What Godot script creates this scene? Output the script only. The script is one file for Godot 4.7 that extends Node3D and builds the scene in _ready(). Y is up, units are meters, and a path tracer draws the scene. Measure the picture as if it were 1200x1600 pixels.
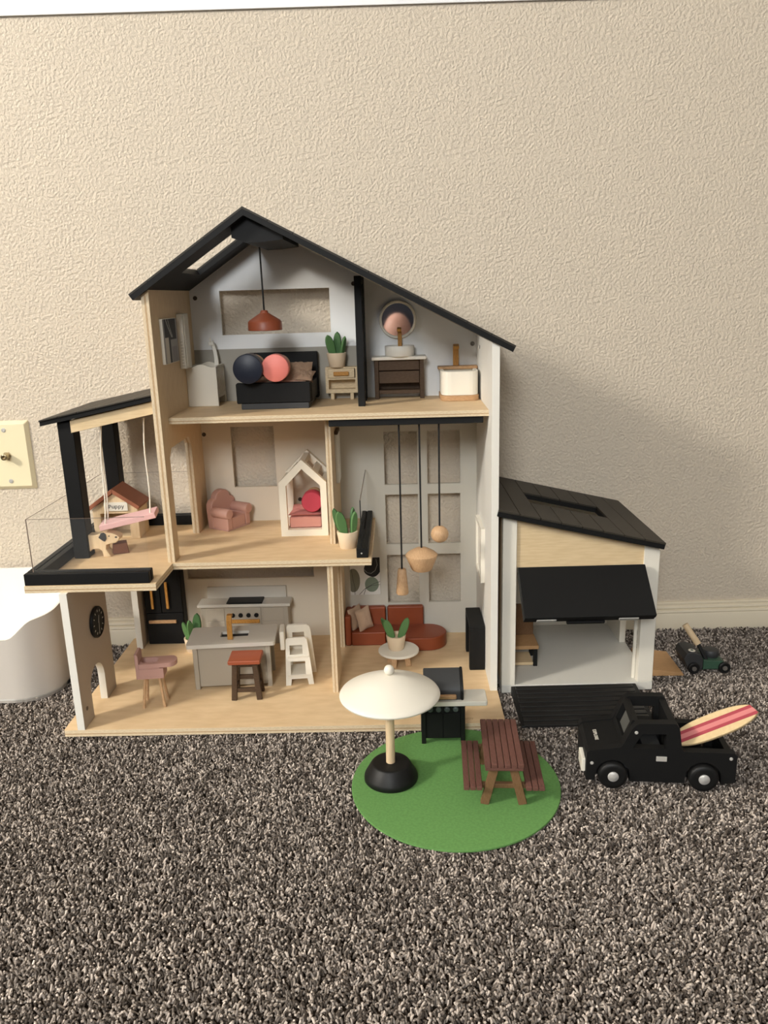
extends Node3D

# World axes are those of the dollhouse: x right, y up, z towards the camera; the room wall behind is turned by WY.
const WY := 0.0228
const Y0 := 0.0099      # top of the ground floor board
const Y2 := 0.213       # top of the middle floor
const Y3 := 0.4077      # top of the attic floor
const ID := Transform3D.IDENTITY
const FLAT := Transform3D(Basis(Vector3(1, 0, 0), Vector3(0, 0, 1), Vector3(0, 1, 0)), Vector3.ZERO)   # (x, z) outline, thickness up
const SIDE := Transform3D(Basis(Vector3(0, 0, 1), Vector3(0, 1, 0), Vector3(1, 0, 0)), Vector3.ZERO)   # (z, y) outline, thickness along x

var pending: Array = []
var M := {}
var used := {}
var rng := RandomNumberGenerator.new()


# ---------------------------------------------------------------- mesh builder
class MB:
	var node: MeshInstance3D
	var sts := {}
	var m: Material
	var xf := Transform3D.IDENTITY

	func tri(a: Vector3, b: Vector3, c: Vector3, na: Vector3, nb: Vector3, nc: Vector3, ua := Vector2.ZERO, ub := Vector2.ZERO, uc := Vector2.ZERO) -> void:
		if not sts.has(m):
			var s := SurfaceTool.new()
			s.begin(Mesh.PRIMITIVE_TRIANGLES)
			sts[m] = s
		var st: SurfaceTool = sts[m]
		a = xf * a; b = xf * b; c = xf * c
		var nb_ := xf.basis.inverse().transposed()
		na = (nb_ * na).normalized(); nb = (nb_ * nb).normalized(); nc = (nb_ * nc).normalized()
		var g := (b - a).cross(c - a)
		if g.length_squared() < 1e-22:
			return
		if g.dot(na + nb + nc) > 0.0:
			var t := b; b = c; c = t
			t = nb; nb = nc; nc = t
			var u := ub; ub = uc; uc = u
		st.set_normal(na); st.set_uv(ua); st.add_vertex(a)
		st.set_normal(nb); st.set_uv(ub); st.add_vertex(b)
		st.set_normal(nc); st.set_uv(uc); st.add_vertex(c)

	func quad(a: Vector3, b: Vector3, c: Vector3, d: Vector3, na: Vector3, nb: Vector3, nc: Vector3, nd: Vector3) -> void:
		tri(a, b, c, na, nb, nc)
		tri(a, c, d, na, nc, nd)

	func at(t: Transform3D) -> MB:
		xf = t
		return self

	func mat(x: Material) -> MB:
		m = x
		return self

	# a box from corner a to corner b with rounded edges of radius r
	func box(a: Vector3, b: Vector3, r := 0.0006) -> MB:
		var c := (a + b) * 0.5
		var h := ((b - a) * 0.5).abs()
		r = minf(r, minf(h.x, minf(h.y, h.z)) * 0.45)
		var ax := [Vector3.RIGHT, Vector3.UP, Vector3.BACK]
		for i in 3:
			var j := (i + 1) % 3
			var k := (i + 2) % 3
			for s: float in [-1.0, 1.0]:
				var n: Vector3 = ax[i] * s
				var p: Array = []
				for q in [[-1, -1], [1, -1], [1, 1], [-1, 1]]:
					p.append(c + n * h[i] + ax[j] * (q[0] * (h[j] - r)) + ax[k] * (q[1] * (h[k] - r)))
				quad(p[0], p[1], p[2], p[3], n, n, n, n)
				for t: float in [-1.0, 1.0]:          # the rounded edge between faces (i, s) and (j, t)
					var o: Vector3 = ax[j] * t
					var e0: Vector3 = c + n * h[i] + o * (h[j] - r)
					var e1: Vector3 = c + n * (h[i] - r) + o * h[j]
					var w: Vector3 = ax[k] * (h[k] - r)
					quad(e0 - w, e0 + w, e1 + w, e1 - w, n, n, o, o)
		for sx: float in [-1.0, 1.0]:
			for sy: float in [-1.0, 1.0]:
				for sz: float in [-1.0, 1.0]:
					var s3 := Vector3(sx, sy, sz)
					tri(c + s3 * (h - Vector3(0, r, r)), c + s3 * (h - Vector3(r, 0, r)), c + s3 * (h - Vector3(r, r, 0)), Vector3(sx, 0, 0), Vector3(0, sy, 0), Vector3(0, 0, sz))
		return self

	# an outline in the xy plane extruded from z0 to z1; r rounds the rims; layers [[share, material], ...] stripe the edge
	func prism(poly: PackedVector2Array, z0: float, z1: float, r := 0.0, layers: Array = []) -> MB:
		var face := m
		var p := poly.duplicate()
		if Geometry2D.is_polygon_clockwise(p):
			p.reverse()
		var n := p.size()
		var nrm: Array = []
		for i in n:
			var d := p[(i + 1) % n] - p[i]
			nrm.append(Vector2(d.y, -d.x).normalized())
		var q := PackedVector2Array()
		for i in n:
			var a: Vector2 = nrm[(i + n - 1) % n]
			var b: Vector2 = nrm[i]
			var mm := a + b
			q.append(p[i] - mm * (r / maxf(0.3, 1.0 + a.dot(b))))
		var idx := Geometry2D.triangulate_polygon(q)
		for k in range(0, idx.size(), 3):
			for zz in [[z0, -1.0], [z1, 1.0]]:
				var nn := Vector3(0, 0, zz[1])
				tri(Vector3(q[idx[k]].x, q[idx[k]].y, zz[0]), Vector3(q[idx[k + 1]].x, q[idx[k + 1]].y, zz[0]), Vector3(q[idx[k + 2]].x, q[idx[k + 2]].y, zz[0]), nn, nn, nn)
		var cuts: Array = [[z0 + r, z1 - r, face]]
		if layers:
			cuts = []
			var z := z0 + r
			for l in layers:
				var ze: float = z + (z1 - z0 - 2.0 * r) * l[0]
				cuts.append([z, ze, l[1]])
				z = ze
		for i in n:
			var j := (i + 1) % n
			var e: Vector2 = nrm[i]
			var ea: Vector2 = nrm[(i + n - 1) % n]
			var eb: Vector2 = nrm[j]
			var na2 := (e + ea).normalized() if e.dot(ea) > 0.8 else e
			var nb2 := (e + eb).normalized() if e.dot(eb) > 0.8 else e
			var na := Vector3(na2.x, na2.y, 0)
			var nb := Vector3(nb2.x, nb2.y, 0)
			for c in cuts:
				m = c[2]
				quad(Vector3(p[i].x, p[i].y, c[0]), Vector3(p[j].x, p[j].y, c[0]), Vector3(p[j].x, p[j].y, c[1]), Vector3(p[i].x, p[i].y, c[1]), na, nb, nb, na)
			m = face
			if r > 0.0:
				for zz in [[z0, z0 + r, -1.0], [z1, z1 - r, 1.0]]:
					var nn := Vector3(0, 0, zz[2])
					quad(Vector3(q[i].x, q[i].y, zz[0]), Vector3(q[j].x, q[j].y, zz[0]), Vector3(p[j].x, p[j].y, zz[1]), Vector3(p[i].x, p[i].y, zz[1]), nn, nn, nb, na)
		return self

	# an outline with holes, cut into simple outlines along lines through the holes
	func pierced(poly: PackedVector2Array, holes: Array, z0: float, z1: float) -> MB:
		var k := 1000.0
		var xs: Array = [-1e5]
		var hs: Array = []
		var box_ := func(x0, x1): return PackedVector2Array([Vector2(x0, -1e5), Vector2(x1, -1e5), Vector2(x1, 1e5), Vector2(x0, 1e5)])
		for h in holes:
			var g := PackedVector2Array()
			var mid := 0.0
			for v in h:
				g.append(v * k)
				mid += v.x * k / h.size()
			hs.append(g)
			var fresh := true
			for x in xs:
				fresh = fresh and absf(x - mid) > 4.0
			if fresh:
				xs.append(mid)
		xs.sort()
		xs.append(1e5)
		var big := PackedVector2Array()
		for v in poly:
			big.append(v * k)
		for i in xs.size() - 1:
			var parts: Array = Geometry2D.intersect_polygons(big, box_.call(xs[i], xs[i + 1]))
			for g in hs:
				var next: Array = []
				for q in parts:
					next.append_array(Geometry2D.clip_polygons(q, g))
				parts = next
			for q in parts:
				var out := PackedVector2Array()
				for v in q:
					out.append(v / k)
				prism(out, z0, z1)
		return self

	# a profile of (radius, height) turned about y
	func lathe(prof: PackedVector2Array, segs := 32, a0 := 0.0, a1 := TAU) -> MB:
		for i in prof.size() - 1:
			var p := prof[i]
			var q := prof[i + 1]
			var d := q - p
			if d.length() < 1e-7:
				continue
			var n := Vector2(d.y, -d.x).normalized()
			var np := n
			var nq := n
			if i > 0:
				var e := prof[i] - prof[i - 1]
				var f := Vector2(e.y, -e.x).normalized()
				if f.dot(n) > 0.73:
					np = (n + f).normalized()
			if i + 2 < prof.size():
				var e := prof[i + 2] - prof[i + 1]
				var f := Vector2(e.y, -e.x).normalized()
				if f.dot(n) > 0.73:
					nq = (n + f).normalized()
			for s in segs:
				var t := a0 + (a1 - a0) * s / segs
				var u := a0 + (a1 - a0) * (s + 1) / segs
				var ct := Vector3(cos(t), 0, sin(t))
				var cu := Vector3(cos(u), 0, sin(u))
				quad(ct * p.x + Vector3.UP * p.y, cu * p.x + Vector3.UP * p.y, cu * q.x + Vector3.UP * q.y, ct * q.x + Vector3.UP * q.y,
					ct * np.x + Vector3.UP * np.y, cu * np.x + Vector3.UP * np.y, cu * nq.x + Vector3.UP * nq.y, ct * nq.x + Vector3.UP * nq.y)
		return self

	func ball(c: Vector3, rad: Vector3, segs := 24) -> MB:
		var old := xf
		xf = xf * Transform3D(Basis.from_scale(rad), c)
		var pr := PackedVector2Array()
		for i in 15:
			var a := -PI / 2 + PI * i / 14.0
			pr.append(Vector2(cos(a), sin(a)))
		lathe(pr, segs)
		xf = old
		return self

	# a round bar through points
	func tube(pts: Array, r0: float, r1 := -1.0, sides := 14) -> MB:
		if r1 < 0.0:
			r1 = r0
		var n := pts.size()
		var up := Vector3(0.123, 0.3, 0.94).normalized()
		var rings: Array = []
		for i in n:
			var d: Vector3 = (pts[mini(i + 1, n - 1)] - pts[maxi(i - 1, 0)]).normalized()
			var s := d.cross(up)
			if s.length() < 0.2:
				s = d.cross(Vector3.RIGHT)
			s = s.normalized()
			var t := s.cross(d)
			up = t
			var ring: Array = []
			for k in sides:
				var a := TAU * k / sides
				ring.append([pts[i] + (s * cos(a) + t * sin(a)) * lerpf(r0, r1, float(i) / (n - 1)), s * cos(a) + t * sin(a)])
			rings.append(ring)
		for i in n - 1:
			for k in sides:
				var a: Array = rings[i][k]
				var b: Array = rings[i][(k + 1) % sides]
				var c: Array = rings[i + 1][(k + 1) % sides]
				var d: Array = rings[i + 1][k]
				quad(a[0], b[0], c[0], d[0], a[1], b[1], c[1], d[1])
		for e in [0, n - 1]:
			var nn: Vector3 = (pts[0] - pts[1]).normalized() if e == 0 else (pts[n - 1] - pts[n - 2]).normalized()
			for k in sides:
				tri(pts[e], rings[e][k][0], rings[e][(k + 1) % sides][0], nn, nn, nn)
		return self

	# a bar of rectangular section between two points; side is the direction of its width w, the other side is t thick
	func bar(a: Vector3, b: Vector3, w: float, t: float, side := Vector3.RIGHT, r := 0.0005) -> MB:
		var d := b - a
		var l := d.length()
		d /= l
		var s := (side - d * side.dot(d)).normalized()
		var old := xf
		xf = xf * Transform3D(Basis(s, d, s.cross(d)), a)
		box(Vector3(-w / 2, 0, -t / 2), Vector3(w / 2, l, t / 2), r)
		xf = old
		return self

	# a stuffed square cushion in the xy plane
	func cushion(w: float, h: float, t: float, wrinkle := 0.0, seed_ := 1) -> MB:
		var g := 14
		var nz := FastNoiseLite.new()
		nz.seed = seed_
		nz.frequency = 2.2
		var pos := func(i, j, s):
			var u: float = -1.0 + 2.0 * i / g
			var v: float = -1.0 + 2.0 * j / g
			var e: float = pow(maxf(0.0, (1.0 - pow(absf(u), 2.6)) * (1.0 - pow(absf(v), 2.6))), 0.55)
			var pull: float = 1.0 - 0.10 * (1.0 - maxf(absf(u), absf(v)) * minf(absf(u), absf(v)))
			return Vector3(u * w / 2 * pull, v * h / 2 * pull, s * (t / 2 * e + wrinkle * e * nz.get_noise_3d(u * 1.5, v * 1.5, s)))
		for s: float in [-1.0, 1.0]:
			var ns: Array = []
			for i in g + 1:
				var row: Array = []
				for j in g + 1:
					var dx: Vector3 = pos.call(mini(i + 1, g), j, s) - pos.call(maxi(i - 1, 0), j, s)
					var dy: Vector3 = pos.call(i, mini(j + 1, g), s) - pos.call(i, maxi(j - 1, 0), s)
					row.append(dx.cross(dy).normalized() * s)
				ns.append(row)
			for i in g:
				for j in g:
					quad(pos.call(i, j, s), pos.call(i + 1, j, s), pos.call(i + 1, j + 1, s), pos.call(i, j + 1, s), ns[i][j], ns[i + 1][j], ns[i + 1][j + 1], ns[i][j + 1])
		return self

	# a printed rectangle: corner, width vector, height vector
	func print_(o: Vector3, w: Vector3, h: Vector3) -> MB:
		var n := w.cross(h).normalized()
		tri(o, o + w, o + w + h, n, n, n, Vector2(0, 1), Vector2(1, 1), Vector2(1, 0))
		tri(o, o + w + h, o + h, n, n, n, Vector2(0, 1), Vector2(1, 0), Vector2(0, 0))
		return self

	func done() -> void:
		var mesh := ArrayMesh.new()
		var k := 0
		for mm in sts:
			sts[mm].commit(mesh)
			mesh.surface_set_material(k, mm)
			k += 1
		node.mesh = mesh


# ---------------------------------------------------------------- nodes
func named(s: String) -> String:
	used[s] = used.get(s, 0) + 1
	return s if used[s] == 1 else "%s_%03d" % [s, used[s] - 1]


func tag(o: Node, label: String, category: String, group := "", kind := "") -> void:
	if label: o.set_meta("label", label)
	if category: o.set_meta("category", category)
	if group: o.set_meta("group", group)
	if kind: o.set_meta("kind", kind)


func thing(called: String, label: String, category: String, pos := Vector3.ZERO, turn := 0.0, group := "") -> Node3D:
	var o := Node3D.new()
	o.name = named(called)
	add_child(o)
	o.position = pos
	o.rotation.y = turn
	tag(o, label, category, group)
	return o


func P(parent: Node, called: String, material: Material, label := "") -> MB:
	var b := MB.new()
	b.node = MeshInstance3D.new()
	b.node.name = named(called) if parent == self else called
	parent.add_child(b.node, true)
	b.m = material
	if label:
		b.node.set_meta("label", label)
	pending.append(b)
	return b


func flush() -> void:
	for b in pending:
		b.done()
	pending.clear()


func copy(o: Node3D, label: String) -> Node3D:
	flush()
	var c: Node3D = o.duplicate()
	c.name = named(String(o.name).get_slice("_0", 0))
	add_child(c)
	if label:
		c.set_meta("label", label)
	return c


func pv(a: Array) -> PackedVector2Array:
	var o := PackedVector2Array()
	for i in range(0, a.size(), 2):
		o.append(Vector2(a[i], a[i + 1]))
	return o


func rect(x0: float, y0: float, x1: float, y1: float) -> PackedVector2Array:
	return pv([x0, y0, x1, y0, x1, y1, x0, y1])


func rrect(x0: float, y0: float, x1: float, y1: float, r: float, seg := 6) -> PackedVector2Array:
	var o := PackedVector2Array()
	for c in [[x1 - r, y0 + r, -PI / 2], [x1 - r, y1 - r, 0.0], [x0 + r, y1 - r, PI / 2], [x0 + r, y0 + r, PI]]:
		for i in seg + 1:
			var a: float = c[2] + PI / 2 * i / seg
			o.append(Vector2(c[0] + r * cos(a), c[1] + r * sin(a)))
	return o


func circle(c: Vector2, r: float, n := 32) -> PackedVector2Array:
	var o := PackedVector2Array()
	for i in n:
		o.append(c + Vector2(cos(TAU * i / n), sin(TAU * i / n)) * r)
	return o


func xf(pos: Vector3, turn := Vector3.ZERO) -> Transform3D:
	return Transform3D(Basis.from_euler(turn), pos)


# ---------------------------------------------------------------- materials
func noise_tex(freq: float, oct: int, lo: Color, hi: Color, size := 512, seed_ := 1, normal := false, bump := 4.0, kind := FastNoiseLite.TYPE_SIMPLEX_SMOOTH) -> NoiseTexture2D:
	var t := NoiseTexture2D.new()
	var n := FastNoiseLite.new()
	n.noise_type = kind
	n.frequency = freq
	n.fractal_octaves = oct
	n.seed = seed_
	t.width = size
	t.height = size
	t.seamless = true
	t.noise = n
	if normal:
		t.as_normal_map = true
		t.bump_strength = bump
	else:
		var g := Gradient.new()
		g.set_color(0, lo)
		g.set_color(1, hi)
		t.color_ramp = g
	return t


func paint(called: String, c: Color, rough := 0.5, spec := 0.5) -> StandardMaterial3D:
	var m := StandardMaterial3D.new()
	m.resource_name = called
	m.albedo_color = c
	m.roughness = rough
	m.metallic_specular = spec
	M[called] = m
	return m


func c8(r: int, g: int, b: int) -> Color:
	return Color8(r, g, b)


func woody(called: String, c: Color, tex: Texture2D, scale: Vector3, rough := 0.55) -> StandardMaterial3D:
	var m := paint(called, c, rough, 0.4)
	m.albedo_texture = tex
	m.uv1_triplanar = true
	m.uv1_world_triplanar = true
	m.uv1_scale = scale
	return m


func materials() -> void:
	var grain := noise_tex(0.012, 4, Color(0.93, 0.91, 0.88), Color(1, 1, 1), 512, 3)
	var strong := noise_tex(0.02, 4, Color(0.84, 0.80, 0.75), Color(1, 1, 1), 512, 5)
	var fleck := noise_tex(0.05, 4, Color(0.88, 0.88, 0.88), Color(1, 1, 1), 512, 8)
	woody("birch", c8(228, 200, 160), grain, Vector3(3, 9, 9))
	woody("birch_x", c8(228, 204, 164), grain, Vector3(4, 40, 40))
	woody("birch_pale", c8(232, 214, 180), strong, Vector3(12, 120, 120))
	woody("birch_up", c8(226, 202, 166), grain, Vector3(40, 5, 40))
	woody("edge_light", c8(236, 220, 190), strong, Vector3(18, 160, 160))
	woody("edge_dark", c8(196, 164, 124), strong, Vector3(18, 160, 160))
	woody("edge_up", c8(234, 218, 190), strong, Vector3(160, 14, 160))
	woody("edge_up_dark", c8(204, 176, 140), strong, Vector3(160, 14, 160))
	woody("beech", c8(214, 178, 140), strong, Vector3(60, 14, 60), 0.5)
	woody("beech_x", c8(198, 160, 120), strong, Vector3(14, 70, 70), 0.5)
	woody("oak_gold", c8(204, 150, 78), strong, Vector3(60, 16, 60), 0.42)
	woody("plank_brown", c8(112, 76, 68), strong, Vector3(70, 70, 9), 0.65)
	woody("leg_brown", c8(128, 98, 70), strong, Vector3(70, 12, 70), 0.6)
	woody("felt_green", c8(104, 152, 84), fleck, Vector3(9, 9, 9), 0.95)
	woody("walnut", c8(84, 66, 50), strong, Vector3(14, 60, 60), 0.6)
	woody("surf_wood", c8(222, 198, 154), grain, Vector3(30, 30, 30), 0.5)
	woody("oak_wedge", c8(190, 150, 106), grain, Vector3(12, 60, 60), 0.6)
	paint("white_wall", c8(224, 222, 216), 0.55)
	paint("attic_white_lit", c8(240, 240, 238), 0.5)  # house wall white lightened, the attic's brightness put into the colour
	paint("lounge_white_shaded", c8(206, 201, 188), 0.55)  # same wall white darkened, the lounge's shade put into the colour
	paint("wall_white_bounce", c8(222, 210, 190), 0.55)  # same wall white with the warm bounce off the wood painted in
	paint("band_grey", c8(164, 158, 146), 0.6)
	paint("white_edge", c8(234, 230, 220), 0.5)
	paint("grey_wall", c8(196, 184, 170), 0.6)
	paint("black_paint", c8(22, 22, 22), 0.55, 0.32)
	paint("black_deep", c8(18, 18, 18), 0.5, 0.4)
	paint("roof_black", c8(50, 45, 37), 0.55, 0.45)
	paint("terracotta", c8(158, 82, 54), 0.42)
	paint("rust", c8(142, 68, 38), 0.4)
	paint("pink_chair", c8(196, 150, 134), 0.5)
	paint("pink_swing", c8(226, 182, 180), 0.55)
	paint("pink_high", c8(192, 150, 138), 0.5)
	paint("roof_clay", c8(150, 92, 66), 0.55)
	paint("navy", c8(30, 36, 52), 0.45)
	paint("coral", c8(240, 136, 124), 0.5)
	paint("crimson", c8(196, 66, 84), 0.5)
	paint("cream", c8(240, 232, 214), 0.5)
	paint("cream_pot", c8(226, 204, 174), 0.65)
	paint("warm_white", c8(232, 226, 212), 0.45)
	paint("white_soft", c8(228, 224, 214), 0.5)
	paint("stone_grey", c8(172, 162, 146), 0.5)
	paint("crib_grey", c8(224, 216, 200), 0.5)
	paint("leaf", c8(88, 128, 74), 0.6)
	paint("leaf_dark", c8(62, 100, 54), 0.6)
	paint("tan_cloth", c8(178, 146, 120), 0.95)
	paint("tan_cushion", c8(188, 160, 136), 0.95)
	paint("pink_cloth", c8(220, 156, 142), 0.95)
	paint("pink_blanket", c8(206, 132, 124), 0.95)
	paint("mattress_pink", c8(224, 188, 166), 0.95)
	paint("cord_black", c8(22, 20, 20), 0.8)
	paint("string_white", c8(240, 232, 216), 0.9)
	paint("screw_brown", c8(70, 56, 46), 0.4)
	paint("screw_grey", c8(136, 132, 126), 0.35).metallic = 0.6
	paint("silver", c8(206, 203, 196), 0.35).metallic = 0.35
	paint("hub_grey", c8(190, 188, 184), 0.4).metallic = 0.3
	paint("green_mower", c8(54, 84, 66), 0.5)
	paint("charcoal", c8(52, 53, 54), 0.5)
	paint("knob_slate", c8(74, 82, 80), 0.4)
	paint("hole_dark", c8(26, 24, 23), 0.7)
	paint("plate_cream", c8(240, 228, 192), 0.35)
	paint("brass", c8(176, 160, 128), 0.3).metallic = 0.9
	paint("plastic_white", c8(243, 241, 234), 0.32)
	paint("plastic_grey", c8(206, 199, 190), 0.4)
	paint("garage_floor", c8(212, 209, 200), 0.5)
	paint("counter_white_shaded", c8(208, 202, 190), 0.45)  # white worktop paint with the kitchen's shade put into the colour
	paint("screen_sheen", c8(84, 84, 80), 0.35)
	paint("poster_white", c8(240, 240, 240), 0.4)
	paint("stripe_red", c8(164, 60, 72), 0.5)
	paint("stripe_pink", c8(206, 124, 122), 0.5)
	paint("mirror_face", c8(236, 238, 240), 0.03).metallic = 1.0
	paint("base_white", c8(226, 214, 190), 0.45)
	paint("ink", c8(40, 38, 38), 0.7)
	paint("bowl_brown", c8(120, 76, 54), 0.6)
	paint("rib_dark", c8(34, 33, 32), 0.38)
	var g := paint("clear_panel", Color(0.95, 0.96, 0.96, 0.015), 0.03, 0.25)
	g.transparency = BaseMaterial3D.TRANSPARENCY_ALPHA
	paint("panel_edge", c8(112, 96, 84), 0.3)
	# room
	var w := paint("wall_paint", c8(212, 199, 180), 0.5, 0.4)
	w.uv1_triplanar = true
	w.uv1_world_triplanar = true
	w.uv1_scale = Vector3(4.6, 4.6, 4.6)
	w.normal_enabled = true
	w.normal_texture = noise_tex(0.017, 3, Color.BLACK, Color.WHITE, 2048, 11, true, 16.0)
	w.normal_scale = 0.75
	paint("plain_wall", c8(150, 146, 140), 0.8)
	paint("ceiling_white", c8(196, 194, 189), 0.9)
	var f := paint("carpet_base", c8(70, 60, 52), 1.0, 0.1)
	f.albedo_texture = noise_tex(0.09, 2, Color(0.35, 0.33, 0.3), Color(1, 1, 1), 512, 21)
	f.uv1_triplanar = true
	f.uv1_scale = Vector3(6, 6, 6)
	var y := paint("carpet_yarn", Color.WHITE, 1.0, 0.1)
	y.vertex_color_use_as_albedo = true
	var lamp := paint("lamp_glass", Color(1, 0.97, 0.9), 0.4)
	lamp.emission_enabled = true
	lamp.emission = Color(1.0, 0.9, 0.74)
	lamp.emission_energy_multiplier = 4.0


# ---------------------------------------------------------------- setting
func structure(called: String, material: Material, a: Vector3, b: Vector3, label: String, cat: String, turn := 0.0) -> MB:
	var p := P(self, called, material)
	p.at(xf(Vector3.ZERO, Vector3(0, turn, 0))).box(a, b, 0.0)
	tag(p.node, label, cat, "", "structure")
	return p


func room() -> void:
	structure("floor", M.carpet_base, Vector3(-3.4, -0.12, -0.4), Vector3(1.9, -0.005, 6.3), "backing of the brown flecked carpet", "floor")
	structure("wall_back", M.wall_paint, Vector3(-3.6, -0.12, -0.1458), Vector3(2.1, 2.5, -0.0258), "beige orange-peel textured wall behind the dollhouse", "wall", WY)
	structure("wall_left", M.plain_wall, Vector3(-3.5, -0.12, -0.3), Vector3(-3.38, 2.5, 6.3), "beige side wall left of the scene", "wall")
	structure("wall_right", M.plain_wall, Vector3(1.8, -0.12, -0.3), Vector3(1.92, 2.5, 6.3), "beige side wall right of the scene", "wall")
	structure("wall_front", M.plain_wall, Vector3(-3.5, -0.12, 6.2), Vector3(1.92, 2.5, 6.32), "beige wall behind the camera", "wall")
	structure("ceiling", M.ceiling_white, Vector3(-3.5, 2.44, -0.4), Vector3(1.92, 2.56, 6.32), "white ceiling of the room", "ceiling")
	# baseboard with its moulded steps
	var bb := P(self, "baseboard_back", M.base_white)
	var pr := pv([0, -0.006, 0.0125, -0.006, 0.0125, 0.0235, 0.0112, 0.0255, 0.0122, 0.0275, 0.0112, 0.0300, 0.0080, 0.0315, 0.0095, 0.0340, 0.0085, 0.0365, 0.0055, 0.0380, 0.0062, 0.0415, 0.0045, 0.0435, 0, 0.0435])
	bb.at(xf(Vector3.ZERO, Vector3(0, WY, 0)) * Transform3D(Basis(Vector3(0, 0, 1), Vector3(0, 1, 0), Vector3(-1, 0, 0)), Vector3(0, 0, -0.0258))).prism(pr, -1.75, 3.3)
	tag(bb.node, "cream moulded baseboard along the foot of the beige wall", "baseboard", "", "structure")
	# carpet pile
	var tuft := MB.new()
	tuft.m = M.carpet_yarn
	tuft.tube([Vector3(0, 0, 0), Vector3(0.0003, 0.0022, 0.0002), Vector3(0.0009, 0.0040, 0.0004), Vector3(0.0017, 0.0054, 0.0003)], 0.00115, 0.0009, 5)
	var mi := MeshInstance3D.new()
	tuft.node = mi
	tuft.done()
	var mm := MultiMesh.new()
	mm.transform_format = MultiMesh.TRANSFORM_3D
	mm.use_colors = true
	mm.mesh = mi.mesh
	mi.free()
	rng.seed = 77
	var tr: Array = []
	var step := 0.0027
	var z := -0.02
	while z < 0.92:
		var half := 0.80 - 0.22 * z
		var x := -half
		while x < half:
			var px := x + rng.randf_range(-0.0017, 0.0017)
			var pz := z + rng.randf_range(-0.0017, 0.0017)
			x += step
			if px > -0.445 and px < 0.12 and pz > 0.01 and pz < 0.288: continue
			if px > 0.165 and px < 0.33 and pz > 0.02 and pz < 0.27: continue
			if Vector2(px - 0.0555, pz - 0.42).length() < 0.114: continue
			tr.append(Vector2(px, pz))
		z += step
	mm.instance_count = tr.size()
	var dark := Color(0.072, 0.058, 0.048)
	var light := Color(0.68, 0.59, 0.515)
	for i in tr.size():
		var p: Vector2 = tr[i]
		var b := Basis(Vector3.UP, rng.randf() * TAU) * Basis(Vector3.BACK, rng.randf_range(-0.75, 0.1)) * Basis.from_scale(Vector3.ONE * rng.randf_range(0.85, 1.25))
		mm.set_instance_transform(i, Transform3D(b, Vector3(p.x, -0.0056, p.y)))
		var k := rng.randf()
		mm.set_instance_color(i, dark.lerp(light, k * k * (0.9 if rng.randf() < 0.8 else 1.2)))
	var pile := MultiMeshInstance3D.new()
	pile.name = "carpet_pile"
	pile.multimesh = mm
	add_child(pile)
	tag(pile, "brown and beige flecked carpet pile covering the floor", "carpet", "", "stuff")
	# ceiling lamps behind the camera
	ceiling_lamp(Vector3(-3.1, 2.44, 1.95), LAMP_A, 1.0, Color(1.0, 0.98, 0.945), "round glass ceiling lamp over the left of the room behind the camera")
	ceiling_lamp(Vector3(-0.60, 2.44, 3.75), LAMP_B, 2.0, Color(0.97, 0.985, 1.0), "round glass ceiling lamp far back in the room behind the camera")


const LAMP_A := 8.7
const LAMP_B := 5.6


func ceiling_lamp(pos: Vector3, energy: float, wide: float, tint: Color, label: String) -> void:
	var t := thing("ceiling_lamp", label, "ceiling lamp", pos)
	P(t, "mount", M.white_edge).lathe(pv([0, 0, 0.15 * wide, 0, 0.155 * wide, -0.012, 0.15 * wide, -0.03, 0.0, -0.03]), 32)
	P(t, "lamp_shade", M.lamp_glass).lathe(pv([0.145 * wide, -0.03, 0.14 * wide, -0.06, 0.10 * wide, -0.09, 0.05 * wide, -0.103, 0, -0.106]), 32)
	var l := OmniLight3D.new()
	l.name = "bulb"
	l.position = Vector3(0, -0.12 - 0.22 * wide, 0)
	l.light_color = tint
	l.light_energy = energy
	l.light_size = 0.21 * wide
	l.omni_range = 14.0
	l.omni_attenuation = 2.0
	l.shadow_enabled = true
	t.add_child(l)


# ---------------------------------------------------------------- the house
const WX := -0.3235    # outer face of the tall left wall
const RX := 0.1304     # outer face of the right wall


func ply(b: MB, poly: PackedVector2Array, z0: float, z1: float, up := false) -> void:
	if up:
		b.prism(poly, z0, z1, 0.0003, [[0.36, M.edge_up], [0.28, M.edge_up_dark], [0.36, M.edge_up]])
	else:
		b.prism(poly, z0, z1, 0.0003, [[0.34, M.edge_light], [0.14, M.edge_dark], [0.52, M.edge_light]])


func roof_y(x: float) -> float:
	return 0.6703 + (0.66 * (x + 0.186) if x < -0.186 else -0.5247 * (x + 0.186))


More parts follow.
